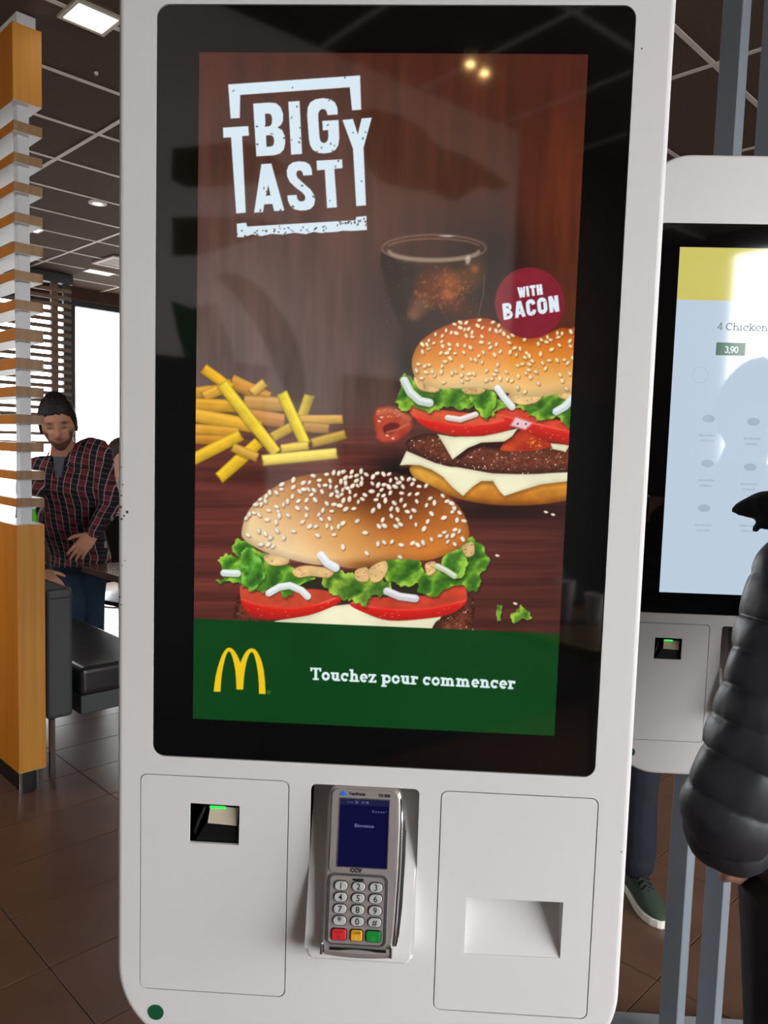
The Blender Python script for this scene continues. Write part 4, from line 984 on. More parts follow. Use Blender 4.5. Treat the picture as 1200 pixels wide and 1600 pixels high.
            W = 0.62; vs(x+0.42, 0, 1); out.append(_strip([(x+0.40, 0.98), (x+0.02, 0.30)], w)); bar(x, 0.24, x+W, 0.24+s); x += W+0.06
        elif c == '3':
            out.append(_strip(_arc(x+0.26, 0.74, 0.22, 0.22, 150, -80, 12), w)); out.append(_strip(_arc(x+0.26, 0.28, 0.25, 0.25, 90, -150, 12), w)); x += 0.62
        elif c == '9':
            out.append(_strip(_arc(x+0.29, 0.68, 0.24, 0.27, 0, 360, 18), w)); out.append(_strip([(x+0.53, 0.68), (x+0.50, 0.35), (x+0.36, 0.10), (x+0.14, 0.05)], w)); x += 0.66
        elif c == '0':
            out.append(_strip(_arc(x+0.30, 0.5, 0.25, 0.45, 0, 360, 20), w)); x += 0.68
        elif c == ',':
            out.append(_strip([(x+0.16, 0.14), (x+0.06, -0.16)], w)); x += 0.26
    return out
def BLOCK(text, w=0.27):
    out = []; x = 0.0
    def bar(x0, y0, x1, y1): out.append([(x0, y0), (x1, y0), (x1, y1), (x0, y1)])
    def dia(x0, y0, x1, y1, ww): out.append([(x0, y0), (x0+ww, y0), (x1+ww, y1), (x1, y1)])
    for c in text:
        if c == 'W':
            dia(x, 1, x+0.16, 0, 0.24); dia(x+0.34, 0.95, x+0.20, 0, 0.20); dia(x+0.34, 0.95, x+0.48, 0, 0.20); dia(x+0.66, 1, x+0.50, 0, 0.24); x += 0.96
        elif c == 'I': bar(x, 0, x+w, 1); x += w+0.12
        elif c == 'T': bar(x, 1-w*0.85, x+0.66, 1); bar(x+0.33-w/2, 0, x+0.33+w/2, 1); x += 0.74
        elif c == 'H': bar(x, 0, x+w, 1); bar(x+0.64-w, 0, x+0.64, 1); bar(x, 0.5-w*0.4, x+0.64, 0.5+w*0.4); x += 0.74
        elif c == 'B':
            bar(x, 0, x+w, 1); out.append(_strip([(x+0.1, 1-w*0.4)]+_arc(x+0.36, 0.74, 0.16, 0.26-w*0.4, 90, -90, 8)+[(x+0.1, 0.48+w*0.0)], w*0.8)); out.append(_strip([(x+0.1, 0.52)]+_arc(x+0.38, 0.27, 0.17, 0.27-w*0.4, 90, -90, 8)+[(x+0.1, w*0.4)], w*0.8)); x += 0.78
        elif c == 'A': dia(x, 0, x+0.22, 1, 0.25); dia(x+0.50, 0, x+0.28, 1, 0.25); bar(x+0.18, 0.18, x+0.56, 0.18+w*0.75); x += 0.82
        elif c == 'C': out.append(_strip([(x+0.55, 0.66), (x+0.53, 0.76)]+_arc(x+0.34, 0.72, 0.20, 0.16, 10, 180, 8)+_arc(x+0.34, 0.28, 0.20, 0.16, 180, 350, 8)+[(x+0.55, 0.34)], w*0.95)); x += 0.78
        elif c == 'O': out.append(_strip(_arc(x+0.34, 0.70, 0.21, 0.18, 0, 180, 8)+_arc(x+0.34, 0.30, 0.21, 0.18, 180, 360, 8)+[(x+0.55, 0.71)], w*0.95)); x += 0.80
        elif c == 'N': bar(x, 0, x+w, 1); bar(x+0.68-w, 0, x+0.68, 1); dia(x+0.68-w-0.02, 0, x+0.02, 1, w*0.95); x += 0.78
    return out

M_ad = bpy.data.materials.new('screen_advert_picture'); M_ad.use_nodes = True
_t = M_ad.node_tree; _b = _t.nodes['Principled BSDF']; _a = _t.nodes.new('ShaderNodeAttribute'); _a.attribute_name = 'picture'
_b.inputs['Base Color'].default_value = (0.004, 0.004, 0.004, 1); _b.inputs['Roughness'].default_value = 0.05; _b.inputs['IOR'].default_value = 1.85
_b.inputs['Emission Strength'].default_value = 1.0; _t.links.new(_a.outputs['Color'], _b.inputs['Emission Color'])
def advert_screen(root, Z):
    gx, gz, img = build_advert()
    nx, nz = len(gx), len(gz)
    XX, ZZ = np.meshgrid(gx, gz)
    co = np.stack([XX, np.full_like(XX, -0.0002), ZZ], -1).reshape(-1, 3).astype(np.float32)
    i = np.arange((nz-1)*(nx-1)); r, c = i//(nx-1), i % (nx-1); v0 = r*nx+c
    fv = np.stack([v0, v0+1, v0+nx+1, v0+nx], -1).astype(np.int32)
    me = bpy.data.meshes.new('display_screen')
    me.vertices.add(len(co)); me.vertices.foreach_set('co', co.ravel())
    me.loops.add(fv.size); me.loops.foreach_set('vertex_index', fv.ravel())
    me.polygons.add(len(fv)); me.polygons.foreach_set('loop_start', np.arange(0, fv.size, 4, dtype=np.int32))
    me.update(calc_edges=True)
    at = me.color_attributes.new('picture', 'FLOAT_COLOR', 'POINT')
    col = np.ones((nz*nx, 4), np.float32); col[:, :3] = lin(img.reshape(-1, 3))
    at.data.foreach_set('color', col.ravel())
    me.materials.append(M_ad)
    o = bpy.data.objects.new('display_screen', me); COL.objects.link(o); o.parent = root
    o['label'] = 'lit screen showing burgers, fries and a green start banner'

# ---------------------------------------------------------------- neighbour's screen: order page
M_pg = mat('screen_page_pale_blue', (4, 4, 4), 0.05, ior=1.85, emit=(188, 205, 222), estr=1.0)
M_pgy = mat('screen_page_yellow', (4, 4, 4), 0.05, ior=1.85, emit=(206, 196, 104), estr=1.0)
M_pgt = mat('screen_page_text', (4, 4, 4), 0.2, emit=(78, 88, 98), estr=1.0)
M_pgg = mat('screen_page_green', (4, 4, 4), 0.1, emit=(62, 104, 80), estr=1.0)
M_pgf = mat('screen_page_faint', (4, 4, 4), 0.1, emit=(166, 182, 198), estr=1.0)
M_pgw = mat('screen_page_white', (4, 4, 4), 0.1, emit=(225, 235, 240), estr=1.0)
NCX, NCY, NDZ = 0.752, 0.805, 0.022
def order_screen(root, Z):
    def flat(x0, x1, z0, z1, y): return MB().box(x0, x1, y, y+0.0004, z0, z1)
    sc = obj('display_screen', MB().box(DX0, DX1, -0.0002, 0.0002, Z(1.1944), Z(1.9029)), M_pg, root)
    sc['label'] = 'lit pale blue order page with a yellow header'
    obj('page_header', flat(DX0, DX1, Z(1.798), Z(1.9027), -0.0007), M_pgy, sc)
    def quad_text(name, polys, ox, oz, ex, ez, m, y=-0.0010):
        mb = MB()
        for P in polys:
            mb.add([(ox+x*ex, y, oz+z*ez) for x, z in P], [tuple(range(len(P)))])
        return obj(name, mb, m, sc, fixn=False)
    def lx(px, py):
        p = at_y(px, py, NCY); return p[0]-NCX, p[2]
    x, z = lx(1121, 516); x2, z2 = lx(1196, 517)
    quad_text('page_lettering', SLAB('4 Chicken M', 0.13, thin=0.9), x, z, 0.0158, 0.0152, M_pgt)
    x0, z0 = lx(1118, 555); x1, z1 = lx(1165, 536)
    obj('price_box', flat(x0, x1, z0, z1, -0.0008), M_pgg, sc)
    x, z = lx(1132, 551); quad_text('price_lettering', SLAB('3,90', 0.17), x, z, 0.0125, 0.0125, M_pgw)
    x, z = lx(1094, 586); r = 0.0165; n = 32; mb = MB()
    for k in range(n):
        a0, a1 = 2*math.pi*k/n, 2*math.pi*(k+1)/n
        mb.add([(x+q*math.cos(a), -0.0009, z+q*math.sin(a)) for q, a in ((r, a0), (r, a1), (r*0.94, a1), (r*0.94, a0))], [(0, 1, 2, 3)])
    obj('round_button', mb, M_pgf, sc, fixn=False)
    for (px, py, wd) in ((1105, 682, 46), (1175, 687, 44), (1103, 752, 46), (1170, 758, 40), (1098, 822, 46), (1168, 823, 48)):
        x, z = lx(px, py)
        mb = MB()
        for ln in range(2):                      # writing too faint to read: rows of small marks
            q = x-0.017+0.004*ln
            while q < x+0.017-0.004*ln:
                wq = rnd.uniform(0.001, 0.0028); mb.box(q, q+wq, -0.0006, -0.0004, z-0.011*ln, z-0.011*ln+rnd.uniform(0.003, 0.005)); q += wq+0.0009
        obj('menu_lettering', mb, M_pgf, sc)
        x, z = lx(px+2, py-28); e = MB()
        e.rings([[(x+0.013*math.cos(2*math.pi*k/16), y, z+0.008*math.sin(2*math.pi*k/16)) for k in range(16)] for y in (-0.0004, -0.0009)])
        obj('menu_picture', e, M_pgf, sc)

main_kiosk = kiosk('self_order_kiosk', 'white self-order kiosk showing burgers and a green banner on its screen', 0, 0, 0, advert_screen)
side_kiosk = kiosk('self_order_kiosk', 'white self-order kiosk with pale blue order page beside the dark puffer jacket', NCX, NCY, NDZ, order_screen)
terminal('silver card terminal with numbered keypad in the tray below the burger screen', 0, 0, 0)
terminal('card terminal half hidden behind the dark puffer jacket', NCX, NCY, NDZ)
# chipped paint along the left edge of the near kiosk
for (px, py, s) in ((190, 730, .8), (192, 757, 1.0), (190, 774, 1.1), (189, 792, 1.8), (199, 800, 2.0), (194, 806, 1.3), (190, 811, 1.5), (195, 876, .8), (191, 883, .8), (186, 905, 1.0), (187, 933, 1.2), (190, 945, .8), (186, 1074, .9), (1003, 76, 1.0), (971, 1331, 1.0)):
    p = at_y(px, py, 0.0); r = 0.0007*s; a0 = rnd.random()*6
    mb = MB().rings([[(p[0]+r*(1.7 if k % 2 else 0.8)*math.cos(a0+k), y, p[2]+r*1.3*math.sin(a0+k)) for k in range(6)] for y in (0.001, -0.00025)])
    obj('paint_chip', mb, M_chip, main_kiosk)

# ================================================================ WALL PAINTING BEHIND THE VIEWER (seen in the glass)
M_olive = mat('mural_olive_paint', (84, 84, 34), 0.8, var=0.25, scale=6, stretch=(1, 1, 0.3))
M_leaf = mat('mural_green_paint', (52, 92, 48), 0.8, var=0.3, scale=6, stretch=(1, 1, 0.3))
def mirror_on_wall(px, py):
    o = CAM*np.array([1, -1, 1]); d = ray(px, py)*np.array([1, -1, 1]); t = (ROOM_A0-o@U)/(d@U)
    return o+t*d
for P, m in (([(336, 432), (350, 427), (365, 428), (380, 432), (395, 441), (412, 455), (425, 470), (440, 490), (455, 515), (465, 540), (472, 565), (476, 600), (474, 632), (455, 628), (440, 600), (430, 575), (420, 548), (405, 520), (390, 492), (372, 466), (355, 450)], M_leaf),
             ([(268, 470), (300, 482), (320, 478), (340, 470), (345, 498), (358, 530), (366, 558), (370, 590), (366, 612), (345, 612), (310, 590), (290, 560), (278, 520)], M_leaf),
             ([(560, 172), (585, 170), (605, 176), (630, 182), (654, 195), (670, 212), (684, 229), (717, 240), (745, 252), (770, 270), (800, 292), (775, 296), (747, 292), (710, 315), (690, 306), (672, 300), (635, 296), (597, 285), (575, 262)], M_olive),
             ([(270, 232), (310, 228), (350, 222), (385, 222), (415, 238), (445, 255), (447, 268), (430, 280), (379, 288), (325, 293), (290, 292), (268, 280)], M_olive),
             ([(270, 340), (310, 339), (360, 339), (400, 342), (436, 348), (415, 364), (379, 378), (345, 390), (310, 399), (270, 400)], M_olive)):
    mb = MB(); Q = [mirror_on_wall(*p) for p in P]
    mb.rings([[tuple(q+k*U) for q in Q] for k in (0.0, 0.0025)])
    obj('painted_arc', mb, m, wl)

# ================================================================ CEILING FITTINGS
M_lampw = mat('ceiling_lamp_diffuser', (250, 246, 236), 0.4, emit=(255, 246, 228), estr=5.0)
M_lampf = mat('ceiling_lamp_frame', (176, 168, 150), 0.4, var=0.05)
M_spot = mat('spot_bulb_warm', (255, 220, 160), 0.4, emit=(255, 214, 140), estr=60.0)
def panel_lamp(a0, a1, b0, b1, label):
    t = thing('ceiling_lamp', label, 'ceiling lamp', (0, 0, 0), 0, 'square lamps in the ceiling')
    f = 0.016
    fr = MB(); z0, z1 = CEIL-0.016, CEIL-0.0045
    for q in ((a0, a1, b0, b0+f), (a0, a1, b1-f, b1), (a0, a0+f, b0+f, b1-f), (a1-f, a1, b0+f, b1-f)): fr.abbox(*q, z0, z1)
    obj('frame', fr, M_lampf, t)
    obj('diffuser', MB().abbox(a0+f, a1-f, b0+f, b1-f, z0+0.004, z1), M_lampw, t)
panel_lamp(0.715, 0.905, 2.395, 2.575, 'square lit ceiling lamp above the wooden divider, nearest the kiosk top')
panel_lamp(2.75, 3.02, 6.80, 6.97, 'lit ceiling lamp beside the air vent in front of the far window')
panel_lamp(1.80, 1.92, 5.74, 5.90, 'lit ceiling lamp glimpsed between the divider slats')
dl_ = thing('downlight', 'round white recessed downlight between the pale ceiling bars', 'ceiling lamp', AB(1.89, 4.765, CEIL))
obj('trim_ring', MB().lathe([(0.040, -0.002), (0.040, -0.014), (0.060, -0.012), (0.064, -0.002)], n=32), M_bar, dl_)
obj('bulb', MB().lathe([(0.001, -0.003), (0.032, -0.004), (0.030, -0.013), (0.001, -0.016)], n=24), mat('downlight_bulb', (255, 250, 240), 0.4, emit=(255, 248, 232), estr=2.0), dl_)
sp = thing('smoke_detector', 'tiny white sensor on the dark ceiling beside the square lamp', 'sensor', AB(1.033, 2.926, CEIL))
obj('sensor_body', MB().lathe([(0.010, -0.0002), (0.010, -0.008), (0.004, -0.014), (0.001, -0.015)], n=14), M_bar, sp)
for (px, py, lb) in ((735, 98, 'small warm spotlight in the ceiling mirrored at the top of the burger screen, brighter one'), (757, 112, 'small warm spotlight in the ceiling mirrored in the burger screen, lower one')):
    q = at_z(px, py, 3.1); t = thing('ceiling_spotlight', lb, 'spotlight', (q[0], -q[1], 3.1), 0, 'warm spotlights behind the viewer')
    obj('lamp_can', MB().lathe([(0.030, 0.047), (0.030, -0.010), (0.024, -0.010), (0.024, 0.004), (0.001, 0.004)], n=20), M_lampf, t)
    obj('bulb', MB().lathe([(0.001, 0.0), (0.016, -0.001), (0.012, -0.008), (0.001, -0.010)], n=16), M_spot, t)
vt = thing('air_vent', 'slatted air vent in the ceiling near the far window', 'air vent')
va0, va1, vb0, vb1 = 2.66, 3.14, 6.13, 6.56
fr = MB(); z0, z1 = CEIL-0.018, CEIL-0.0045
for q in ((va0, va1, vb0, vb0+0.04), (va0, va1, vb1-0.04, vb1), (va0, va0+0.04, vb0+0.04, vb1-0.04), (va1-0.04, va1, vb0+0.04, vb1-0.04)): fr.abbox(*q, z0, z1)
obj('frame', fr, M_bar, vt)
for k in range(8):
    b0 = vb0+0.05+0.042*k
    obj('slat', MB().abbox(va0+0.04, va1-0.04, b0, b0+0.018, z0+0.003, z1), M_bar, vt)

# ================================================================ SLATTED WOODEN DIVIDER
def woodmat(name, c1, c2, rough=0.45, axis=(40, 40, 1.2)):
    return mat(name, c1, rough, rgb2=c2, scale=1.0, stretch=axis, bump=0.04, bscale=1.0)
M_oak = woodmat('oak_veneer_end', (176, 138, 98), (150, 112, 76))
M_amber = woodmat('amber_oak_panel', (204, 122, 22), (190, 108, 16), 0.4)
M_oak2 = woodmat('honey_oak_front', (228, 160, 64), (212, 143, 52), 0.45)
M_lwhite = mat('white_lacquer', (226, 226, 228), 0.35, var=0.02)
M_chrome = mat('chrome_tube', (190, 188, 186), 0.2, metal=0.9, var=0.03)
dv = thing('slatted_divider', 'wooden room divider with stacked slats on white blocks over an amber oak box', 'room divider')
DA0, DA1, DB0, DB1 = 0.578, 0.690, 2.660, 4.10
def edged(name, z0, z1, b1=DB1, front=None):
    """box with amber long sides, pale oak front edge and white top and bottom"""
    mb = MB(); a0, a1, b0 = DA0, DA1, DB0
    P = [AB(a0, b0, z0), AB(a1, b0, z0), AB(a1, b1, z0), AB(a0, b1, z0), AB(a0, b0, z1), AB(a1, b0, z1), AB(a1, b1, z1), AB(a0, b1, z1)]
    mb.add(P, [(0, 3, 2, 1), (4, 5, 6, 7)], 2)
    mb.add(P, [(0, 1, 5, 4), (2, 3, 7, 6)], 0); mb.add(P, [(1, 2, 6, 5), (3, 0, 4, 7)], 1)
    bm = bmesh.new(); 
    o = obj(name, mb, [front or M_oak, M_amber, M_lwhite], dv, fixn=False)
    bm = bmesh.new(); bm.from_mesh(o.data); bmesh.ops.remove_doubles(bm, verts=bm.verts, dist=1e-5); bmesh.ops.recalc_face_normals(bm, faces=bm.faces); bm.to_mesh(o.data); bm.free()
    b = o.modifiers.new('bevel', 'BEVEL'); b.width = 0.002; b.segments = 1
    return o
def col_z(px_y):      # height on the front edge of the divider for a pixel row
    c = np.array(AB(DA0, DB0)); d0 = None
    lo, hi = 0.0, 3.3
    for _ in range(40):
        m = (lo+hi)/2; x, y = to_px(np.array([c[0], c[1], m]))
        if y > px_y: lo = m
        else: hi = m
    return (lo+hi)/2
lowb = edged('lower_box', 0.098, col_z(821), front=M_oak2)
upb = edged('upper_box', col_z(155), 3.10, front=M_oak2)
obj('ceiling_plate', MB().abbox(DA0+0.02, DA1-0.02, DB0+0.01, DB1, 3.1002, CEIL-0.0045), M_lwhite, dv)
SL = [(186, 203), (236, 252), (282, 298), (330, 346), (377, 394), (421, 436), (467, 483), (512, 531), (558, 576), (603, 619), (647, 662), (691, 706), (736, 750), (779, 793)]
prev = col_z(155)
for i, (t0, t1) in enumerate(SL):
    edged('slat', col_z(t1), col_z(t0))
zs = [col_z(155)]
for t0, t1 in SL: zs += [col_z(t0), col_z(t1)]
zs.append(col_z(821))
blk = None
for i in range(0, len(zs)-1, 2):
    zt, zb = zs[i]-0.0005, zs[i+1]+0.0005
    for bb_ in (DB0+0.032, DB0+0.60, DB0+1.2):
        obj('spacer_block', MB().abbox(DA0+0.028, DA0+0.072, bb_, bb_+0.045, zb, zt), M_lwhite, dv)
for a, b in ((DA0+0.012, DB0+0.012), (DA1-0.02, DB0+0.012), (DA0+0.012, DB1-0.05), (DA1-0.02, DB1-0.05)):
    p = AB(a, b); obj('foot', MB().tube([(p[0], p[1], 0.0005), (p[0], p[1], 0.0975)], 0.007, 10), M_chrome, dv, smooth=False)
obj('plinth', MB().abbox(DA0+0.022, DA1-0.03, DB0+0.03, DB1-0.06, 0.0005, 0.0975), M_dark, dv)

# ================================================================ BENCH, TABLES, CHAIRS
M_leather = mat('grey_leatherette', (74, 76, 76), 0.5, var=0.12, scale=5, bump=0.12, bscale=18)
M_leather2 = mat('dark_seat_leatherette', (48, 46, 47), 0.28, var=0.15, scale=4, bump=0.25, bscale=9)
bn = thing('bench_seat', 'dark grey upholstered bench behind the wooden divider', 'bench')
obj('backrest', MB().abbox(0.735, 0.850, 2.757, 5.3, 0.262, 0.845), M_leather, bn, bevel=0.018, seg=3)
obj('seat_cushion', MB().abbox(0.886, 1.30, 2.757, 5.3, 0.34, 0.468), M_leather2, bn, bevel=0.025, seg=3)
obj('seat_base', MB().abbox(0.888, 1.29, 2.765, 5.29, 0.252, 0.339), M_leather, bn, bevel=0.006)
obj('backrest_piping', MB().abbox(0.734, 0.851, 2.752, 2.758, 0.80, 0.806), M_leather2, bn)
obj('seat_bracket', MB().abbox(0.84, 0.90, 2.90, 5.2, 0.28, 0.33), M_dark, bn)
for a, b in ((0.76, 2.775), (1.25, 2.85), (0.76, 5.2), (1.25, 5.2)):
    p = AB(a, b); obj('leg', MB().tube([(p[0], p[1], 0.0005), (p[0], p[1], 0.262)], 0.014, 10), M_chrome, bn)
M_top = woodmat('table_top_wood', (150, 118, 88), (128, 98, 72), 0.12, (2, 30, 30))
M_edge = woodmat('table_edge_wood', (120, 88, 60), (100, 70, 46), 0.4, (2, 30, 30))
def table(a0, a1, b0, b1, z, label, legs=True):
    t = thing('dining_table', label, 'table', (0, 0, 0), 0, 'wooden tables by the far window')
    obj('table_top', MB().abbox(a0, a1, b0, b1, z-0.004, z), M_top, t)
    obj('table_edge', MB().abbox(a0+0.001, a1-0.001, b0+0.001, b1-0.001, z-0.038, z-0.0042), M_edge, t)
    c = AB((a0+a1)/2, (b0+b1)/2)
    obj('pedestal', MB().tube([(c[0], c[1], 0.021), (c[0], c[1], z-0.0384)], 0.03, 12), M_chrome, t)
    obj('foot_plate', MB().lathe([(0.22, 0.0005), (0.22, 0.012), (0.06, 0.0205)], (c[0], c[1], 0), 24), M_chrome, t)
    return t
table(1.345, 1.98, 3.0, 3.80, 0.765, 'wooden table in front of the man in the plaid shirt')
table(2.2, 2.85, 4.5, 5.38, 0.765, 'bright wooden table behind the plaid shirt, nearer the far window')
table(3.3, 4.0, 5.6, 6.5, 0.765, 'farthest wooden table below the bright window')
def chair(a, b, rz, label):
    p = AB(a, b); t = thing('chair', label, 'chair', (p[0], p[1], 0), rz, 'black chairs by the far window')
    obj('seat', MB().box(-0.2, 0.2, -0.2, 0.2, 0.43, 0.46), M_leather2, t, bevel=0.01)
    obj('backrest', MB().box(-0.2, 0.2, 0.18, 0.21, 0.52, 0.98), M_dark, t, bevel=0.008)
    obj('back_rail', MB().box(-0.2, 0.2, 0.177, 0.213, 0.985, 1.0), M_chrome, t, bevel=0.004)
    for x in (-0.18, 0.18):
        for y in (-0.18, 0.185):
            obj('leg', MB().tube([(x, y, 0.0005), (x, y, 0.43 if y < 0 else 0.985)], 0.011, 8), M_chrome, t)
chair(1.84, 4.26, TH+0.25, 'black chair with chrome rail beside the elbow of the plaid shirt')
# green bottle standing on the bench's far end table
M_bottle = mat('green_bottle', (96, 196, 40), 0.25, var=0.1)
_bp = at_y(52.5, 812, 3.05)
# ================================================================ LOUVRE SCREEN BEFORE THE FAR WINDOW
M_lou = woodmat('louvre_wood', (142, 118, 100), (122, 98, 82), 0.6, (2, 2, 30))
M_louf = mat('louvre_frame_green_grey', (70, 78, 76), 0.5, var=0.05)
lv = thing('wooden_louvre', 'brown horizontal slat louvre standing in front of the far window', 'louvre screen')
LB = 7.30
def lz(y): return (2.995-(y-452)*(2.995-1.735)/(648-452))
for k in range(19):
    z = 3.0-0.0735*k
    obj('slat', MB().abbox(1.3, 2.785, LB, LB+0.03, z-0.036, z), M_lou, lv)
for a0, a1 in ((1.35, 1.41), (2.0, 2.06), (2.60, 2.665), (2.72, 2.785)):
    obj('post', MB().abbox(a0, a1, LB+0.031, LB+0.075, 0.0005, 3.05), M_lou if a0 < 2.7 else M_louf, lv)
obj('head_rail', MB().abbox(1.3, 2.80, LB-0.01, LB+0.08, 3.051, CEIL-0.006), M_louf, lv)
for z in (1.56, 1.47):
    obj('slat', MB().abbox(1.3, 2.785, LB, LB+0.03, z-0.03, z), M_lou, lv)

# ================================================================ TABLE WITH PAPER CUPS (mirrored low in the near kiosk's glass)
def mirror_z(px, py, z):
    q = at_z(px, py, z); return np.array([q[0], -q[1], z])
tc_ = mirror_z(925, 985, 0.76)
ct = thing('dining_table', 'wooden table with paper cups mirrored low in the black bezel', 'table', (tc_[0]+0.05, tc_[1]-0.05, 0), TH)
obj('table_top', MB().box(-0.35, 0.35, -0.35, 0.35, 0.756, 0.76), M_top, ct); obj('table_edge', MB().box(-0.349, 0.349, -0.349, 0.349, 0.722, 0.7558), M_edge, ct)
obj('pedestal', MB().tube([(0, 0, 0.021), (0, 0, 0.7218)], 0.03, 12), M_chrome, ct); obj('foot_plate', MB().lathe([(0.22, 0.0005), (0.22, 0.012), (0.06, 0.0205)], n=24), M_chrome, ct)
M_paper = mat('paper_cup_white', (232, 232, 230), 0.6, var=0.02)
for px, py, lb, h in ((880, 968, 'tall white paper cup with straw on the mirrored table', 0.17), (928, 972, 'shorter white paper cup on the mirrored table', 0.12)):
    q = mirror_z(px, py, 0.76); t = thing('paper_cup', lb, 'cup', tuple(q), 0, 'paper cups on the mirrored table')
    obj('cup_body', MB().lathe([(0.030, 0.0005), (0.031, 0.004), (0.043, h), (0.040, h), (0.029, 0.008)], n=24), M_paper, t, smooth=False)
    obj('cup_rim', MB().lathe([(0.043, h), (0.0455, h+0.001), (0.0455, h+0.006), (0.041, h+0.006), (0.041, h+0.0005)], n=24), M_paper, t)
    if h > 0.15: obj('straw', MB().tube([(0.01, 0, 0.02), (-0.02, 0.0, 0.25)], 0.004, 8), M_paper, t)

# ================================================================ PEOPLE
def sampled(pts, rad, n):
    P = [np.array(p, float) for p in pts]; N = len(P); oP = []; oR = []
    for i in range(N-1):
        p0, p1, p2, p3 = P[max(i-1, 0)], P[i], P[i+1], P[min(i+2, N-1)]
        for k in range(n):
            t = k/n
            oP.append(0.5*((2*p1)+(-p0+p2)*t+(2*p0-5*p1+4*p2-p3)*t*t+(-p0+3*p1-3*p2+p3)*t**3)); oR.append(rad[i]*(1-t)+rad[i+1]*t)
    oP.append(P[-1]); oR.append(rad[-1])
    return oP, oR
def limb(mb, pts, rad, n=5, seg=14):
    P, R = sampled(pts, rad, n); mb.tube(P, R, seg)
    for p, r in ((P[0], R[0]), (P[-1], R[-1])): ball(mb, p, (r, r, r))
    return mb
def ball(mb, c, r, rot=None, n=14, m=10):
    R = []; rot = rot if rot is not None else np.eye(3)
    for i in range(m+1):
        t = math.pi*(i+0.02*(i == 0)-0.02*(i == m))/m; ring = []
        for k in range(n):
            p = np.array([r[0]*math.sin(t)*math.cos(2*math.pi*k/n), r[1]*math.sin(t)*math.sin(2*math.pi*k/n), r[2]*math.cos(t)])
            ring.append(tuple(np.array(c)+rot@p))
        R.append(ring)
    return mb.rings(R)
def trunk(mb, secs, n=24):
    """secs: (centre, half width vec, half depth vec)"""
    R = []
    for c, wv, dv_ in secs:
        c, wv, dv_ = map(np.array, (c, wv, dv_))
        R.append([tuple(c+np.sign(math.cos(a))*abs(math.cos(a))**0.85*wv+np.sign(math.sin(a))*abs(math.sin(a))**0.85*dv_) for a in [2*math.pi*k/n for k in range(n)]])
    return mb.rings(R)
def remesh(name, mb, voxel, smooth_it=4):
    o = obj(name, mb, M_dark)
    m = o.modifiers.new('r', 'REMESH'); m.mode = 'VOXEL'; m.voxel_size = voxel; m.adaptivity = 0.0
    q = o.modifiers.new('s', 'SMOOTH'); q.iterations = smooth_it; q.factor = 0.5
    dg = bpy.context.evaluated_depsgraph_get(); dg.update()
    me = bpy.data.meshes.new_from_object(o.evaluated_get(dg)); old = o.data
    bpy.data.objects.remove(o); bpy.data.meshes.remove(old)
    me.name = name; me.materials.clear(); me.polygons.foreach_set('use_smooth', [True]*len(me.polygons))
    return me
def rot_ypr(yaw, pitch, roll=0.0):
    """head frame columns: x = subject's left-to-right seen from behind, y = face forward, z = up (world, yaw from +y)"""
    return np.array(Matrix.Rotation(yaw, 3, 'Z') @ Matrix.Rotation(-pitch, 3, 'X') @ Matrix.Rotation(roll, 3, 'Y'))
def head_verts(sc=1.0, n=56, m=44):
    R = []
    g = lambda x, s: math.exp(-(x/s)**2)
    for i in range(m+1):
        t = math.pi*(i+0.02*(i == 0)-0.02*(i == m))/m; ring = []
        for k in range(n):
            a = 2*math.pi*k/n
            x, y, z = math.sin(t)*math.sin(a), math.sin(t)*math.cos(a), math.cos(t)
            X, Y, Zz = 0.076*x, 0.098*y, 0.122*z
            lo = max(0.0, -z)
            X *= 1-0.34*lo**1.6
            if Y < 0: Y *= 1-0.42*max(0, -z-0.15)
            else: Y *= 1-0.06*lo
            if Y > 0:
                Y += 0.032*g(X, 0.012)*g(Zz+0.026, 0.015)+0.018*g(X, 0.010)*g(Zz-0.000, 0.024)
                Y += 0.006*g(Zz-0.026, 0.010)*g(X, 0.05)
                Y -= 0.013*(g(X-0.031, 0.013)+g(X+0.031, 0.013))*g(Zz-0.006, 0.012)
                Y += 0.007*g(X, 0.022)*(g(Zz+0.058, 0.006)+g(Zz+0.071, 0.006))-0.002*g(X, 0.024)*g(Zz+0.0645, 0.003)
                Y += 0.010*g(X, 0.022)*g(Zz+0.100, 0.014)
                Y += 0.004*(g(X-0.045, 0.016)+g(X+0.045, 0.016))*g(Zz+0.02, 0.018)
            ring.append((X*sc, Y*sc, Zz*sc))
        R.append(ring)
    return R
def add_head(mb, c, rot, sc=1.0):
    c = np.array(c)
    mb.rings([[tuple(c+rot@np.array(p)) for p in ring] for ring in head_verts(sc)])
    for s in (-1, 1):
        ball(mb, c+rot@np.array([s*0.077*sc, -0.008*sc, -0.008*sc]), (0.010*sc, 0.020*sc, 0.032*sc), rot)
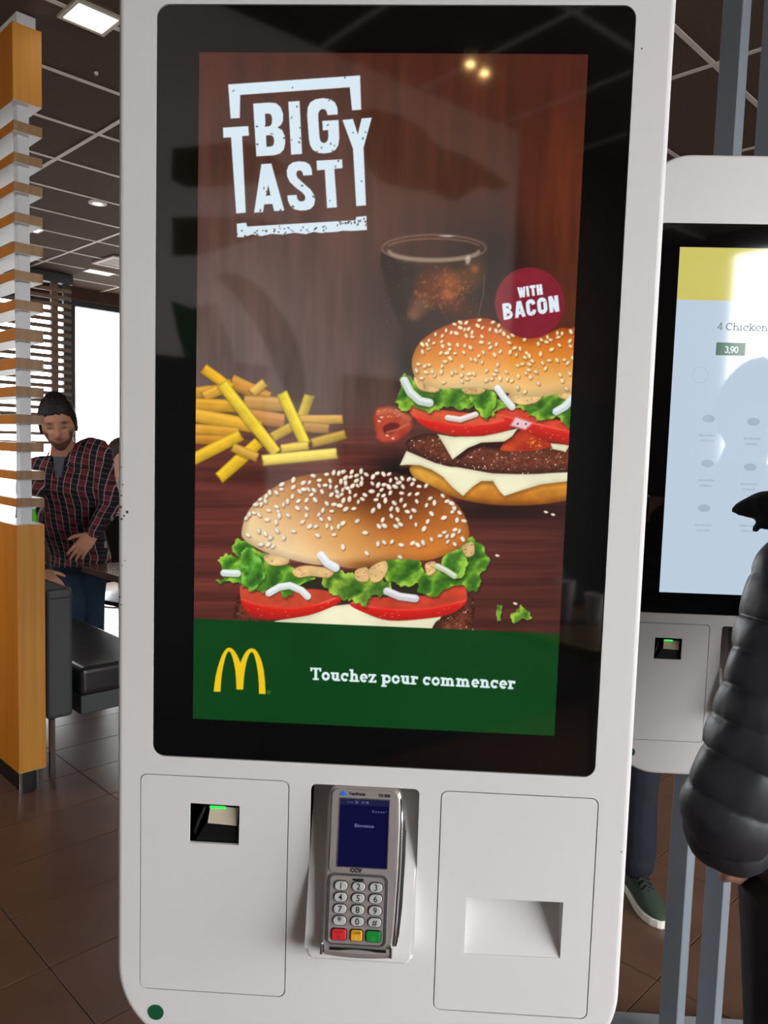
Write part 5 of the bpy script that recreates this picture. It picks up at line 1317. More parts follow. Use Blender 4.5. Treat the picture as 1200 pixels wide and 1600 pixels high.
def hair_mesh(c, rot, sc, front=0.066, side=-0.012, thick=0.014, top=0.016, seed=1):
    mb = MB(); c = np.array(c); R = []; r_ = np.random.RandomState(seed)
    n, m = 72, 30; jit = r_.randn(n)*0.0018; J2 = r_.randn(m+1, n)
    for i in range(m+1):
        ring = []
        for k in range(n):
            a = 2*math.pi*k/n; f = math.cos(a); af = min(a, 2*math.pi-a)
            # lower limit of the hair: forehead line, temples, in front of the ears, nape
            zl = float(np.interp(af, [0, 0.55, 0.95, 1.25, 1.5, 1.75, 2.2, math.pi], [front, front-0.004, front-0.020, side+0.005, side-0.018, side+0.012, -0.050, -0.062]))+jit[k]
            tl = math.acos(max(-0.75, min(0.98, zl/0.122)))
            tt = tl*i/m+0.004
            x, y, z = math.sin(tt)*math.sin(a), math.sin(tt)*math.cos(a), math.cos(tt)
            X, Y, Zz = 0.076*x, 0.098*y, 0.122*z
            lo = max(0.0, -z); X *= 1-0.34*lo**1.6
            if Y < 0: Y *= 1-0.42*max(0, -z-0.15)
            e = 1.0-0.75*(i/m)**5
            s = 1+(thick*e)/0.085
            w_ = 0.010*J2[i, k]*e
            ring.append(tuple(c+rot@(np.array([X*s, Y*s, Zz*s+top*e*max(0, z)**1.5*(0.9+0.25*f)])*(1+w_)*sc)))
        R.append(ring)
    R2 = R+[[tuple(c+rot@(rot.T@(np.array(p)-c)*0.93)) for p in R[-1]]]
    mb.rings(R2, True, False)
    return mb
def hand(mb, w_, d, nrm, side, L=0.18, curl=(0.5, 0.55, 0.6, 0.65), spread=0.10, thumb_out=0.8):
    """w_: wrist, d: direction of the fingers, nrm: back of the hand; side +1 puts the thumb at d x nrm"""
    w_, d, nrm = np.array(w_), np.array(d)/np.linalg.norm(d), np.array(nrm, float)
    nrm = nrm-d*(nrm@d); nrm /= np.linalg.norm(nrm); s = np.cross(d, nrm)*side
    k = L/0.18
    trunk(mb, [(w_-d*0.01*k, s*0.026*k, nrm*0.019*k), (w_+d*0.025*k, s*0.034*k, nrm*0.017*k), (w_+d*0.06*k, s*0.041*k, nrm*0.015*k), (w_+d*0.088*k, s*0.039*k, nrm*0.011*k), (w_+d*0.096*k, s*0.034*k, nrm*0.007*k)], 16)
    for i, (off, ln) in enumerate(((0.030, 0.072), (0.010, 0.082), (-0.010, 0.076), (-0.029, 0.058))):
        p = w_+d*(0.084-0.004*abs(i-1))*k+s*off*k; dd = d+s*spread*(1.5-i)*0.35; dd /= np.linalg.norm(dd); a = 0.0
        pts = [p-dd*0.012*k, p]
        for f in (0.45, 0.32, 0.23):
            a += curl[i]*(1.0 if f > 0.4 else 0.9)
            pts.append(pts[-1]+ln*k*f*(dd*math.cos(a)-nrm*math.sin(a)))
        limb(mb, pts, [0.0098*k, 0.0096*k, 0.0088*k, 0.0080*k, 0.0066*k], 3, 10)
    p = w_+d*0.028*k+s*0.028*k; q = d*0.75+s*thumb_out-nrm*0.25; q /= np.linalg.norm(q)
    limb(mb, [p-q*0.01, p+q*0.032*k, p+q*0.062*k-s*0.004*k, p+q*0.085*k+d*0.006*k-s*0.012*k], [0.0135*k, 0.0118*k, 0.0100*k, 0.0075*k], 3, 10)
def attr_mat(name, rough=0.55, bump=0.0):
    m = bpy.data.materials.new(name); m.use_nodes = True; t = m.node_tree; b = t.nodes['Principled BSDF']
    a = t.nodes.new('ShaderNodeAttribute'); a.attribute_name = 'tone'
    n = t.nodes.new('ShaderNodeTexNoise'); n.inputs['Scale'].default_value = 40
    h = t.nodes.new('ShaderNodeHueSaturation'); mr = t.nodes.new('ShaderNodeMapRange'); mr.inputs[3].default_value = 0.92; mr.inputs[4].default_value = 1.08
    t.links.new(n.outputs[0], mr.inputs[0]); t.links.new(mr.outputs[0], h.inputs['Value']); t.links.new(a.outputs['Color'], h.inputs['Color']); t.links.new(h.outputs[0], b.inputs['Base Color'])
    b.inputs['Roughness'].default_value = rough
    return m
M_skin = attr_mat('skin')
def skin_colours(me, c, rot, sc, skin=(176, 128, 104), beard=(70, 50, 42), brow=(40, 28, 24), lips=(150, 84, 76), has_beard=True):
    n = len(me.vertices); co = np.empty(n*3, np.float32); me.vertices.foreach_get('co', co); co = co.reshape(-1, 3)
    L = (co-np.array(c)) @ rot/sc
    X, Y, Zz = L[:, 0], L[:, 1], L[:, 2]
    col = np.tile(lin(skin), (n, 1))
    hd = np.linalg.norm(L, axis=1) < 0.17
    def mix(mask, rgb):
        nonlocal col
        mask = np.clip(mask, 0, 1)[:, None]*hd[:, None]; col = col*(1-mask)+mask*lin(rgb)
    g = lambda x, s: np.exp(-(x/s)**2)
    front = np.clip(Y/0.02, 0, 1)
    if has_beard:
        jaw = np.clip((-Zz-0.048-0.30*np.clip(0.05-np.abs(X), 0, 1))/0.010, 0, 1)*np.clip((Y+0.02)/0.02, 0, 1)
        side = np.clip((np.abs(X)-0.040)/0.010, 0, 1)*np.clip((-Zz-0.005)/0.02, 0, 1)*np.clip((Y+0.03)/0.02, 0, 1)
        mous = g(X, 0.026)*g(Zz+0.050, 0.006)*front
        chin = g(X, 0.04)*np.clip((-Zz-0.076)/0.006, 0, 1)*front
        mix(0.88*np.maximum(np.maximum(jaw, side), np.maximum(mous, chin)), beard)
    mix(g(X, 0.021)*np.maximum(g(Zz+0.0585, 0.0045), g(Zz+0.070, 0.005))*front*0.9, lips)
    for s in (-1, 1):
        mix(g(X-s*0.032, 0.019)*g(Zz-0.027+0.10*(np.abs(X)-0.032), 0.0062)*front, brow)
        mix(g(X-s*0.031, 0.016)*g(Zz-0.002, 0.0042)*front, (20, 14, 13))
        mix(g(X-s*0.031, 0.013)*g(Zz-0.008, 0.0045)*front*0.5, (120, 84, 72))
    at = me.color_attributes.new('tone', 'FLOAT_COLOR', 'POINT'); out = np.ones((n, 4), np.float32); out[:, :3] = col
    at.data.foreach_set('color', out.ravel())
def put(name, me, m, parent):
    me.materials.append(m); o = bpy.data.objects.new(name, me); COL.objects.link(o); o.parent = parent
    if parent is not None: o.matrix_parent_inverse = Matrix.Translation(-Vector(parent.location))
    return o
def child(name, mb, m, parent, **k):
    o = obj(name, mb, m, parent, **k); o.matrix_parent_inverse = Matrix.Translation(-Vector(parent.location)); return o

def fabric(name, rgb, rough=0.85, bump=0.25, bscale=30, var=0.15):
    return mat(name, rgb, rough, var=var, scale=14, bump=bump, bscale=bscale)
def shoe(parent, heel, d, L, mu, ms, ml, laces=True):
    """heel: floor point at the heel, d: unit direction of the toe"""
    d = np.array(d, float); d /= np.linalg.norm(d); s = np.array([-d[1], d[0], 0]); h = np.array(heel, float); up = np.array([0, 0, 1.0])
    prof = [(0.0, 0.026), (0.04, 0.033), (0.12, 0.036), (0.20, 0.034), (0.30, 0.035), (0.42, 0.039), (0.58, 0.046), (0.72, 0.049), (0.84, 0.045), (0.93, 0.034), (0.985, 0.018), (1.0, 0.008)]
    def lvl(z, g_): return [tuple(h+d*(t*L+(-g_ if t < 0.05 else g_ if t > 0.95 else 0))+s*(w_+g_)+up*z) for t, w_ in prof]+[tuple(h+d*(t*L+(-g_ if t < 0.05 else g_ if t > 0.95 else 0))-s*(w_+g_)+up*z) for t, w_ in prof[::-1]]
    child('shoe_sole', MB().rings([lvl(0.0005, 0.001), lvl(0.006, 0.004), lvl(0.024, 0.003), lvl(0.027, 0.0)]), ms, parent)
    mb = MB(); R = []
    for t, w_, top in ((0.0, 0.022, 0.072), (0.08, 0.033, 0.086), (0.2, 0.034, 0.090), (0.33, 0.034, 0.092), (0.45, 0.036, 0.082), (0.58, 0.041, 0.068), (0.72, 0.044, 0.056), (0.85, 0.040, 0.049), (0.94, 0.029, 0.042), (0.995, 0.012, 0.032)):
        c = h+d*t*L
        R.append([tuple(c+s*w_*math.cos(a)+up*(0.022+(top-0.022)*max(0, math.sin(a))**0.7)) for a in [math.pi*k/12 for k in range(13)]]+[tuple(c+up*0.021)])
    child('shoe_upper', mb.rings(R), mu, parent, smooth=True)
    if laces:
        for k in range(5):
            t = 0.40+0.055*k; z = 0.093-0.0085*k; c = h+d*t*L+up*z; w_ = 0.022
            child('shoelace', MB().tube([tuple(c-s*w_-up*0.006), tuple(c+up*0.003), tuple(c+s*w_-up*0.006+d*0.01)], 0.0028, 6), ml, parent)
            child('shoelace', MB().tube([tuple(c+s*w_-up*0.006), tuple(c+up*0.005), tuple(c-s*w_-up*0.006+d*0.01)], 0.0028, 6), ml, parent)

# ---------------------------------------------------------------- man in the plaid shirt
M_plaid = bpy.data.materials.new('plaid_cotton'); M_plaid.use_nodes = True
def plaid_nodes():
    t = M_plaid.node_tree; b = t.nodes['Principled BSDF']; b.inputs['Roughness'].default_value = 0.85
    tc = t.nodes.new('ShaderNodeTexCoord'); wp = t.nodes.new('ShaderNodeTexNoise'); wp.inputs['Scale'].default_value = 5.0
    va = t.nodes.new('ShaderNodeVectorMath'); va.operation = 'MULTIPLY_ADD'
    va.inputs[1].default_value = (0.035, 0.035, 0.035); t.links.new(wp.outputs['Color'], va.inputs[0]); t.links.new(tc.outputs['Object'], va.inputs[2])
    t.links.new(tc.outputs['Object'], wp.inputs['Vector'])
    rot = t.nodes.new('ShaderNodeVectorRotate'); rot.rotation_type = 'Y_AXIS'; rot.inputs['Angle'].default_value = math.radians(-12)
    t.links.new(va.outputs[0], rot.inputs['Vector'])
    sp_ = t.nodes.new('ShaderNodeSeparateXYZ'); t.links.new(rot.outputs[0], sp_.inputs[0])
    def fr(sock, per, off=0.0):
        a = t.nodes.new('ShaderNodeMath'); a.operation = 'MULTIPLY_ADD'; a.inputs[1].default_value = 1/per; a.inputs[2].default_value = off; t.links.new(sock, a.inputs[0])
        f = t.nodes.new('ShaderNodeMath'); f.operation = 'FRACT'; t.links.new(a.outputs[0], f.inputs[0]); return f.outputs[0]
    def lt(sock, v):
        a = t.nodes.new('ShaderNodeMath'); a.operation = 'LESS_THAN'; a.inputs[1].default_value = v; t.links.new(sock, a.inputs[0]); return a.outputs[0]
    def mixc(f, a, bcol, fac=1.0):
        m = t.nodes.new('ShaderNodeMix'); m.data_type = 'RGBA'
        if fac != 1.0:
            q = t.nodes.new('ShaderNodeMath'); q.operation = 'MULTIPLY'; q.inputs[1].default_value = fac; t.links.new(f, q.inputs[0]); f = q.outputs[0]
        t.links.new(f, m.inputs['Factor'])
        if isinstance(a, tuple): m.inputs['A'].default_value = (*lin(a), 1)
        else: t.links.new(a, m.inputs['A'])
        if isinstance(bcol, tuple): m.inputs['B'].default_value = (*lin(bcol), 1)
        else: t.links.new(bcol, m.inputs['B'])
        return m.outputs['Result']
    x, z = sp_.outputs[0], sp_.outputs[2]
    c = mixc(lt(fr(x, 0.066), 0.5), (26, 23, 34), (116, 38, 50))
    c = mixc(lt(fr(z, 0.060, 0.2), 0.45), c, (20, 17, 26), 0.72)
    c = mixc(lt(fr(x, 0.033, 0.1), 0.10), c, (196, 180, 180), 0.75)
    c = mixc(lt(fr(z, 0.030, 0.4), 0.10), c, (170, 140, 146), 0.38)
    t.links.new(c, b.inputs['Base Color'])
    fn = t.nodes.new('ShaderNodeTexNoise'); fn.inputs['Scale'].default_value = 11; fn.inputs['Detail'].default_value = 3; fn.inputs['Distortion'].default_value = 1.5
    bp = t.nodes.new('ShaderNodeBump'); bp.inputs['Strength'].default_value = 0.9; bp.inputs['Distance'].default_value = 0.03
    t.links.new(tc.outputs['Object'], fn.inputs['Vector']); t.links.new(fn.outputs['Fac'], bp.inputs['Height']); t.links.new(bp.outputs[0], b.inputs['Normal'])
plaid_nodes()
M_jean = fabric('blue_denim', (44, 62, 84)); M_jeand = fabric('dark_denim', (20, 22, 34), var=0.25); M_jeanb = fabric('black_denim', (28, 27, 30), var=0.2)
M_hair = mat('black_hair', (26, 20, 18), 0.6, var=0.4, scale=40, bump=0.6, bscale=70)
M_hairb = mat('brown_hair', (58, 42, 34), 0.6, var=0.4, scale=40, bump=0.6, bscale=70)
P_ = lambda x, y, Y: at_y(x, y, Y)
hipc = P_(126, 868, 3.80)
man = thing('person', 'person in red plaid shirt and jeans leaning over the bench and table', 'person', (hipc[0], hipc[1], 0))
def build_man():
    hc = P_(91, 664, 3.20); rot = rot_ypr(math.pi+math.radians(24), math.radians(13), math.radians(7)); sc = 1.13
    # face towards the viewer and to the picture's right, looking down
    lsh, rsh = P_(150, 706, 3.38), P_(52, 742, 3.30)
    lel, rel = P_(170, 788, 3.46), P_(42, 842, 3.20)
    lwr, rwr = P_(147, 834, 3.30), P_(62, 893, 3.02)
    nb = P_(97, 712, 3.36)
    chest = P_(108, 765, 3.44); belly = P_(112, 825, 3.62)
    lhip, rhip = P_(143, 882, 3.90), P_(104, 884, 3.84)
    lkn, rkn = P_(146, 940, 3.95), P_(112, 945, 3.88)
    lan = np.array([lkn[0]-0.02, 4.0, 0.095]); ran = np.array([rkn[0]-0.02, 3.94, 0.095])
    side = (lsh-rsh); side[2] = 0; side /= np.linalg.norm(side); fwd = np.array([side[1], -side[0], 0])
    body = MB(); add_head(body, hc, rot, sc)
    limb(body, [nb+np.array([0, 0.02, -0.02]), (nb+hc)/2+np.array([0, 0.035, -0.02]), hc+rot@np.array([0, -0.03, -0.05])], [0.075, 0.060, 0.062])
    trunk(body, [(hipc, side*0.14, fwd*0.09), (belly, side*0.13, fwd*0.085), (chest, side*0.15, fwd*0.10), (nb-np.array([0, 0, 0.06]), side*0.13, fwd*0.07), (nb, side*0.06, fwd*0.05)])
    for s_, e_, w_ in ((lsh, lel, lwr), (rsh, rel, rwr)): limb(body, [s_, e_, w_], [0.05, 0.04, 0.030])
    for h_, k_, a_ in ((lhip, lkn, lan), (rhip, rkn, ran)): limb(body, [h_, k_, a_], [0.075, 0.055, 0.04])
    hd = P_(121, 862, 3.24)-lwr
    hand(body, lwr+hd*0.02, hd, np.array([0.1, -1, 0.25]), 1, 0.20, (0.15, 0.2, 0.25, 0.3), 0.15, 0.9)
    hd2 = P_(86, 906, 2.98)-rwr
    hand(body, rwr, hd2+np.array([0, 0, -0.02]), np.array([0, -0.5, 1.0]), -1, 0.18, (0.3, 0.35, 0.4, 0.4), 0.2)
    me = remesh('body', body, 0.0038, 1); skin_colours(me, hc, rot, sc, skin=(198, 142, 112)); put('body', me, M_skin, man)
    child('hair', hair_mesh(hc, rot, sc*1.01, 0.066, -0.012, 0.016, 0.011), M_hair, man, smooth=True)
    sh = MB()
    trunk(sh, [(hipc+np.array([0, 0, -0.06]), side*0.178, fwd*0.125), (hipc, side*0.180, fwd*0.130), (belly, side*0.178, fwd*0.128), (chest, side*0.195, fwd*0.135), ((chest+nb)/2, side*0.195, fwd*0.12), (nb-np.array([0, -0.01, 0.035]), side*0.13, fwd*0.085), (nb+np.array([0, 0.01, 0.0]), side*0.075, fwd*0.065)])
    for s_, e_, w_ in ((lsh, lel, lwr), (rsh, rel, rwr)):
        limb(sh, [nb*0.5+s_*0.5-np.array([0, 0, 0.03]), s_, s_*0.5+e_*0.5, e_, e_*0.45+w_*0.55, w_*0.96+e_*0.04], [0.085, 0.082, 0.070, 0.062, 0.052, 0.043])
    put('shirt', remesh('shirt', sh, 0.008, 5), M_plaid, man)
    collar = MB()
    for s_ in (-1, 1):
        P0 = [nb+side*s_*0.07+np.array([0, 0.03, 0.03]), nb+side*s_*0.065+fwd*0.05+np.array([0, 0, 0.012]), nb+side*s_*0.028+fwd*0.100+np.array([0, 0, -0.055]), nb+side*s_*0.075+fwd*0.085+np.array([0, 0, -0.045])]
        collar.rings([[tuple(p) for p in P0], [tuple(p-fwd*0.006) for p in P0]])
    child('collar', collar, M_plaid, man)
    P0 = [nb+fwd*0.082+side*0.030+np.array([0, 0, -0.004]), nb+fwd*0.082-side*0.030+np.array([0, 0, -0.004]), nb+fwd*0.123-side*0.010+np.array([0, 0, -0.115]), nb+fwd*0.123+side*0.018+np.array([0, 0, -0.115])]
    child('undershirt', MB().rings([[tuple(p) for p in P0], [tuple(p-fwd*0.03) for p in P0]]), fabric('grey_jersey', (82, 84, 92)), man)
    for k in range(4):
        p = chest*(1-k/4)+belly*(k/4)+fwd*0.137+side*0.0+np.array([0, 0, 0.02])
        b_ = MB(); ball(b_, p, (0.006, 0.004, 0.006), n=8, m=5); child('button', b_, M_dark, man)
    pk = chest+side*0.085+fwd*0.128+np.array([0, 0, 0.045])
    jm = MB(); trunk(jm, [(hipc+np.array([0, 0, 0.03]), side*0.165, fwd*0.112), (hipc+np.array([0, 0, -0.05]), side*0.172, fwd*0.118), ((lhip+rhip)/2-np.array([0, 0, 0.04]), side*0.165, fwd*0.105)])
    for h_, k_, a_ in ((lhip, lkn, lan), (rhip, rkn, ran)): limb(jm, [h_, h_*0.5+k_*0.5, k_, a_+np.array([0, 0, 0.02])], [0.098, 0.086, 0.070, 0.062])
    put('jeans', remesh('jeans', jm, 0.009, 4), M_jean, man)
    for a_ in (lan, ran): shoe(man, (a_[0], a_[1]+0.07, 0), (0.25, -1, 0), 0.28, M_dark, M_lwhite, M_dark, False)
build_man()

# ---------------------------------------------------------------- customer in the puffer jacket at the second kiosk
M_puff = mat('dark_puffer_nylon', (36, 37, 44), 0.5, var=0.12, scale=8, bump=0.35, bscale=22)
M_hand_dark = mat('hand_silhouette_black', (12, 12, 13), 0.8, var=0.2, scale=60)  # near-black stands in for the dark silhouette of the backlit raised hand
cust = thing('person', 'person in dark quilted puffer jacket standing at the second kiosk', 'person', (0.80, 0.30, 0))
def puffy(mb, pts, rad, pitch, amp=0.10, seg=40, seed=2):
    """quilted sleeve: rings of fabric drawn in at the seams, uneven fullness, small creases along the seams"""
    r_ = np.random.RandomState(seed); P, R = sampled(pts, rad, 30); s = 0.0; oR = []; S = []
    for i in range(len(P)):
        if i: s += np.linalg.norm(P[i]-P[i-1])
        S.append(s)
    tot = s; seams = [0.0]
    while seams[-1] < tot: seams.append(seams[-1]+pitch*(0.85+0.35*r_.rand()))
    full = r_.rand(len(seams)+2); o0 = len(mb.v)
    for i in range(len(P)):
        k = max(j for j in range(len(seams)) if seams[j] <= S[i]); t = (S[i]-seams[k])/(seams[k+1]-seams[k] if k+1 < len(seams) else pitch)
        oR.append(R[i]*(1-amp+amp*(0.75+0.4*full[k])*math.sin(math.pi*min(1, t))**0.55))
    mb.tube(P, oR, seg)
    for i in range(len(P)):
        k = max(j for j in range(len(seams)) if seams[j] <= S[i]); t = (S[i]-seams[k])/(seams[k+1]-seams[k] if k+1 < len(seams) else pitch)
        near = (1-math.sin(math.pi*min(1, t)))
        for q in range(seg):
            v = np.array(mb.v[o0+i*seg+q]); d = v-P[i]
            w_ = 1+0.028*near*math.sin(q*2.4+k*1.7)+0.020*math.sin(q*0.47+S[i]*23+k)+0.018*math.sin(q*0.9-S[i]*40)
            mb.v[o0+i*seg+q] = tuple(P[i]+d*w_)
def build_customer():
    Y0 = 0.27
    sh = P_(1256, 912, Y0); m1 = P_(1234, 990, Y0-0.01); m2 = P_(1203, 1088, Y0-0.02); m3 = P_(1174, 1185, Y0-0.03); el = P_(1146, 1262, Y0-0.03); cf = P_(1140, 1314, Y0-0.005)
    wr = P_(1146, 1334, Y0+0.02)
    cx = 0.745; cs = 0.865; hip = np.array([cx, 0.34, 0.93]); top = np.array([cs, 0.34, 1.40])
    rsh = np.array([cs+0.19, 0.36, 1.36]); rel = np.array([cs+0.19, 0.52, 1.18]); rwr = P_(1292, 790, 0.62)
    hc = np.array([cs+0.03, 0.38, 1.60]); rot = rot_ypr(math.radians(8), math.radians(15)); sc = 1.0
    body = MB(); add_head(body, hc, rot, sc)
    limb(body, [top-np.array([0, 0, 0.03]), hc+np.array([0, -0.02, -0.08])], [0.06, 0.056])
    X, Yv = np.array([1, 0, 0]), np.array([0, 1, 0])
    trunk(body, [(hip-np.array([0, 0, 0.05]), X*0.15, Yv*0.10), (hip*0.6+top*0.4, X*0.14, Yv*0.09), (top-np.array([0.02, 0, 0.08]), X*0.16, Yv*0.10), (top, X*0.08, Yv*0.06)])
    limb(body, [top+np.array([-0.1, 0, -0.06]), sh, m2, el, wr], [0.05, 0.045, 0.042, 0.036, 0.028]); limb(body, [top+np.array([0.1, 0, -0.06]), rsh, rel, rwr], [0.05, 0.045, 0.036, 0.028])
    lk, rk = np.array([cx-0.085, 0.33, 0.50]), np.array([cx+0.12, 0.33, 0.50])
    for k_, s_ in ((lk, -1), (rk, 1)): limb(body, [hip+X*s_*0.09-np.array([0, 0, 0.06]), k_, np.array([k_[0]+0.02, 0.30, 0.10])], [0.075, 0.055, 0.042])
    hd = P_(1196, 1376, Y0+0.10)-wr
    hand(body, wr, hd, np.array([-0.5, -0.7, 0.5]), 1, 0.15, (0.25, 0.3, 0.4, 0.5), 0.1, 0.3)
    me = remesh('body', body, 0.006, 2); skin_colours(me, hc, rot, sc, has_beard=False, skin=(186, 134, 112)); put('body', me, M_skin, cust)
    child('hair', hair_mesh(hc, rot, sc*1.02, 0.062, -0.02, 0.016, 0.014), M_hairb, cust, smooth=True)
    jk = MB(); n = 40; R = []; N = 100
    for i in range(N+1):
        t = i/N; z = 0.868+0.56*t; cc = hip*(1-t)+top*t
        wd = 0.195; dp = 0.140
        if t > 0.84: q = (t-0.84)/0.16; wd *= 1-0.60*q**1.6; dp *= 1-0.5*q**1.6
        b_ = 1-0.08+0.08*abs(math.sin(math.pi*(z-0.868)/0.066))**0.5
        if t < 0.03: b_ *= 0.95
        R.append([(cc[0]+wd*b_*math.cos(2*math.pi*k/n)*(1+0.012*math.sin(k*1.9+z*40)), cc[1]+dp*b_*math.sin(2*math.pi*k/n), z) for k in range(n)])
    jk.rings(R); child('jacket_body', jk, M_puff, cust, smooth=True)
    sl_ = MB(); puffy(sl_, [sh+np.array([0.06, 0.02, 0.05]), sh, m1, m2, m3, el, cf], [0.060, 0.072, 0.070, 0.066, 0.066, 0.071, 0.060], 0.050, 0.085)
    ball(sl_, cf+np.array([0.004, 0, 0.008]), (0.060, 0.058, 0.046)); ball(sl_, sh+np.array([0.04, 0.01, 0.02]), (0.080, 0.075, 0.055))
    child('jacket_sleeve', sl_, M_puff, cust, smooth=True)
    s2 = MB(); puffy(s2, [rsh, rsh*0.5+rel*0.5, rel, rel*0.5+rwr*0.5, rwr+np.array([0.03, -0.02, 0.0])], [0.080, 0.072, 0.066, 0.056, 0.046], 0.055, 0.10, seed=5)
    ball(s2, rsh, (0.085, 0.08, 0.08)); child('jacket_sleeve', s2, M_puff, cust, smooth=True)
    col_ = MB(); R = []
    for z, r in ((1.40, 0.085), (1.43, 0.095), (1.47, 0.092), (1.49, 0.078), (1.485, 0.068), (1.42, 0.066)): R.append([(cs+0.01+r*math.cos(2*math.pi*k/24), 0.35+r*0.9*math.sin(2*math.pi*k/24), z) for k in range(24)])
    child('jacket_collar', col_.rings(R), M_puff, cust, smooth=True)
    gm = MB(); tip = P_(1147, 797, 0.68); d = tip-rwr; L = np.linalg.norm(d); kn_ = P_(1206, 788, 0.64)
    hand(gm, rwr, kn_-rwr, np.array([0.0, -0.8, 0.6]), -1, 0.165, (0.5, 1.3, 1.35, 1.4), 0.02, 0.20)
    limb(gm, [tip, P_(1156, 794, 0.675), P_(1172, 790, 0.665), P_(1190, 786, 0.65), kn_, rwr], [0.0060, 0.0120, 0.0170, 0.0220, 0.0270, 0.036])
    limb(gm, [P_(1156, 798, 0.67), P_(1166, 797, 0.665), P_(1182, 797, 0.655), P_(1205, 797, 0.64)], [0.0095, 0.0140, 0.0170, 0.026])
    put('dark_hand', remesh('dark_hand', gm, 0.0042, 3), M_hand_dark, cust)
    jm = MB(); trunk(jm, [(hip, X*0.165, Yv*0.115), (hip-np.array([0, 0, 0.10]), X*0.178, Yv*0.12), (hip-np.array([0, 0, 0.17]), X*0.17, Yv*0.10)])
    for k_, s_ in ((lk, -1), (rk, 1)): limb(jm, [hip+X*s_*0.09-np.array([0, 0, 0.10]), (hip+X*s_*0.09)*0.4+k_*0.6, k_, np.array([k_[0]+0.02, 0.31, 0.13])], [0.095, 0.084, 0.072, 0.060])
    put('trousers', remesh('trousers', jm, 0.009, 4), M_jeanb, cust)
    for k_ in (lk, rk): shoe(cust, (k_[0]+0.02, 0.22, 0), (0.0, 1, 0), 0.27, M_dark, M_lwhite, M_dark, False)
build_customer()

# ---------------------------------------------------------------- person behind the kiosks: dark jeans and green trainers
M_suede = mat('green_suede', (58, 70, 58), 0.85, var=0.2, scale=12, bump=0.2, bscale=60)
M_sole = mat('white_rubber', (224, 220, 208), 0.55, var=0.05); M_lace = mat('black_lace', (18, 20, 18), 0.8, var=0.2)
beh = thing('person', 'person in dark jeans and green trainers standing behind the kiosks', 'person', (0.86, 1.86, 0))
def build_behind():
    toe = at_z(1037, 1452, 0.0); heel = at_z(990, 1392, 0.0)
    d = np.array([0.18, -1.0, 0]); d /= np.linalg.norm(d); L = 0.285
    heel = np.array([toe[0], toe[1], 0])-d*L
    h2 = heel+np.array([-0.155, 0.13, 0]); d2 = np.array([-0.02, -1.0, 0])
    an = heel+d*0.075+np.array([0, 0, 0.10]); a2 = h2+d2*0.075+np.array([0, 0, 0.10])
    kn = np.array([an[0]-0.005, an[1]+0.0, 0.50]); k2 = np.array([a2[0]+0.01, a2[1], 0.50])
    hp = (an+a2)/2; hp[2] = 0.93; cx, cy = hp[0], hp[1]
    top = np.array([cx, cy, 1.42]); hc = np.array([cx, cy-0.03, 1.62]); rot = rot_ypr(math.pi, math.radians(12)); sc = 1.0
    X, Yv = np.array([1, 0, 0]), np.array([0, 1, 0])
    body = MB(); add_head(body, hc, rot, sc); limb(body, [top-np.array([0, 0, 0.03]), hc+np.array([0, 0.02, -0.08])], [0.06, 0.056])
    trunk(body, [(hp, X*0.15, Yv*0.10), (hp+np.array([0, 0, 0.22]), X*0.14, Yv*0.09), (top-np.array([0, 0, 0.08]), X*0.17, Yv*0.10), (top, X*0.08, Yv*0.06)])
    for s_ in (-1, 1):
        w_ = top+np.array([s_*0.24, -0.06, -0.58]); limb(body, [top+np.array([s_*0.16, 0, -0.06]), top+np.array([s_*0.23, 0.02, -0.32]), w_], [0.048, 0.038, 0.028])
        hand(body, w_, np.array([0, -0.1, -1.0]), np.array([s_*1.0, 0, 0]), s_, 0.18)
    for h_, k_, a_ in ((hp+X*0.09, kn, an), (hp-X*0.09, k2, a2)): limb(body, [h_, k_, a_], [0.075, 0.055, 0.042])
    me = remesh('body', body, 0.008, 2); skin_colours(me, hc, rot, sc, has_beard=False); put('body', me, M_skin, beh)
    child('hair', hair_mesh(hc, rot, sc*1.02, 0.05, -0.01, 0.014, 0.014), M_hairb, beh, smooth=True)
    js = MB(); trunk(js, [(hp-np.array([0, 0, 0.02]), X*0.175, Yv*0.12), (hp+np.array([0, 0, 0.22]), X*0.170, Yv*0.115), (top-np.array([0, 0, 0.08]), X*0.20, Yv*0.125), (top, X*0.085, Yv*0.075)])
    for s_ in (-1, 1): limb(js, [top+np.array([s_*0.15, 0, -0.07]), top+np.array([s_*0.23, 0.02, -0.32]), top+np.array([s_*0.24, -0.06, -0.56])], [0.07, 0.056, 0.044])
    put('sweater', remesh('sweater', js, 0.010, 4), fabric('navy_knit', (30, 34, 46)), beh)
    jm = MB(); trunk(jm, [(hp, X*0.165, Yv*0.115), (hp-np.array([0, 0, 0.10]), X*0.172, Yv*0.118), (hp-np.array([0, 0, 0.17]), X*0.16, Yv*0.10)])
    for h_, k_, a_ in ((hp+X*0.085-np.array([0, 0, 0.1]), kn, an), (hp-X*0.085-np.array([0, 0, 0.1]), k2, a2)):
        limb(jm, [h_, h_*0.4+k_*0.6, k_, k_*0.6+a_*0.4, a_+np.array([0, 0, 0.055]), a_+np.array([0, -0.01, 0.015])], [0.092, 0.082, 0.070, 0.062, 0.066, 0.060])
    put('jeans', remesh('jeans', jm, 0.007, 3), M_jeand, beh)
    shoe(beh, heel, d, L, M_suede, M_sole, M_lace); shoe(beh, h2, d2, L, M_suede, M_sole, M_lace)
build_behind()

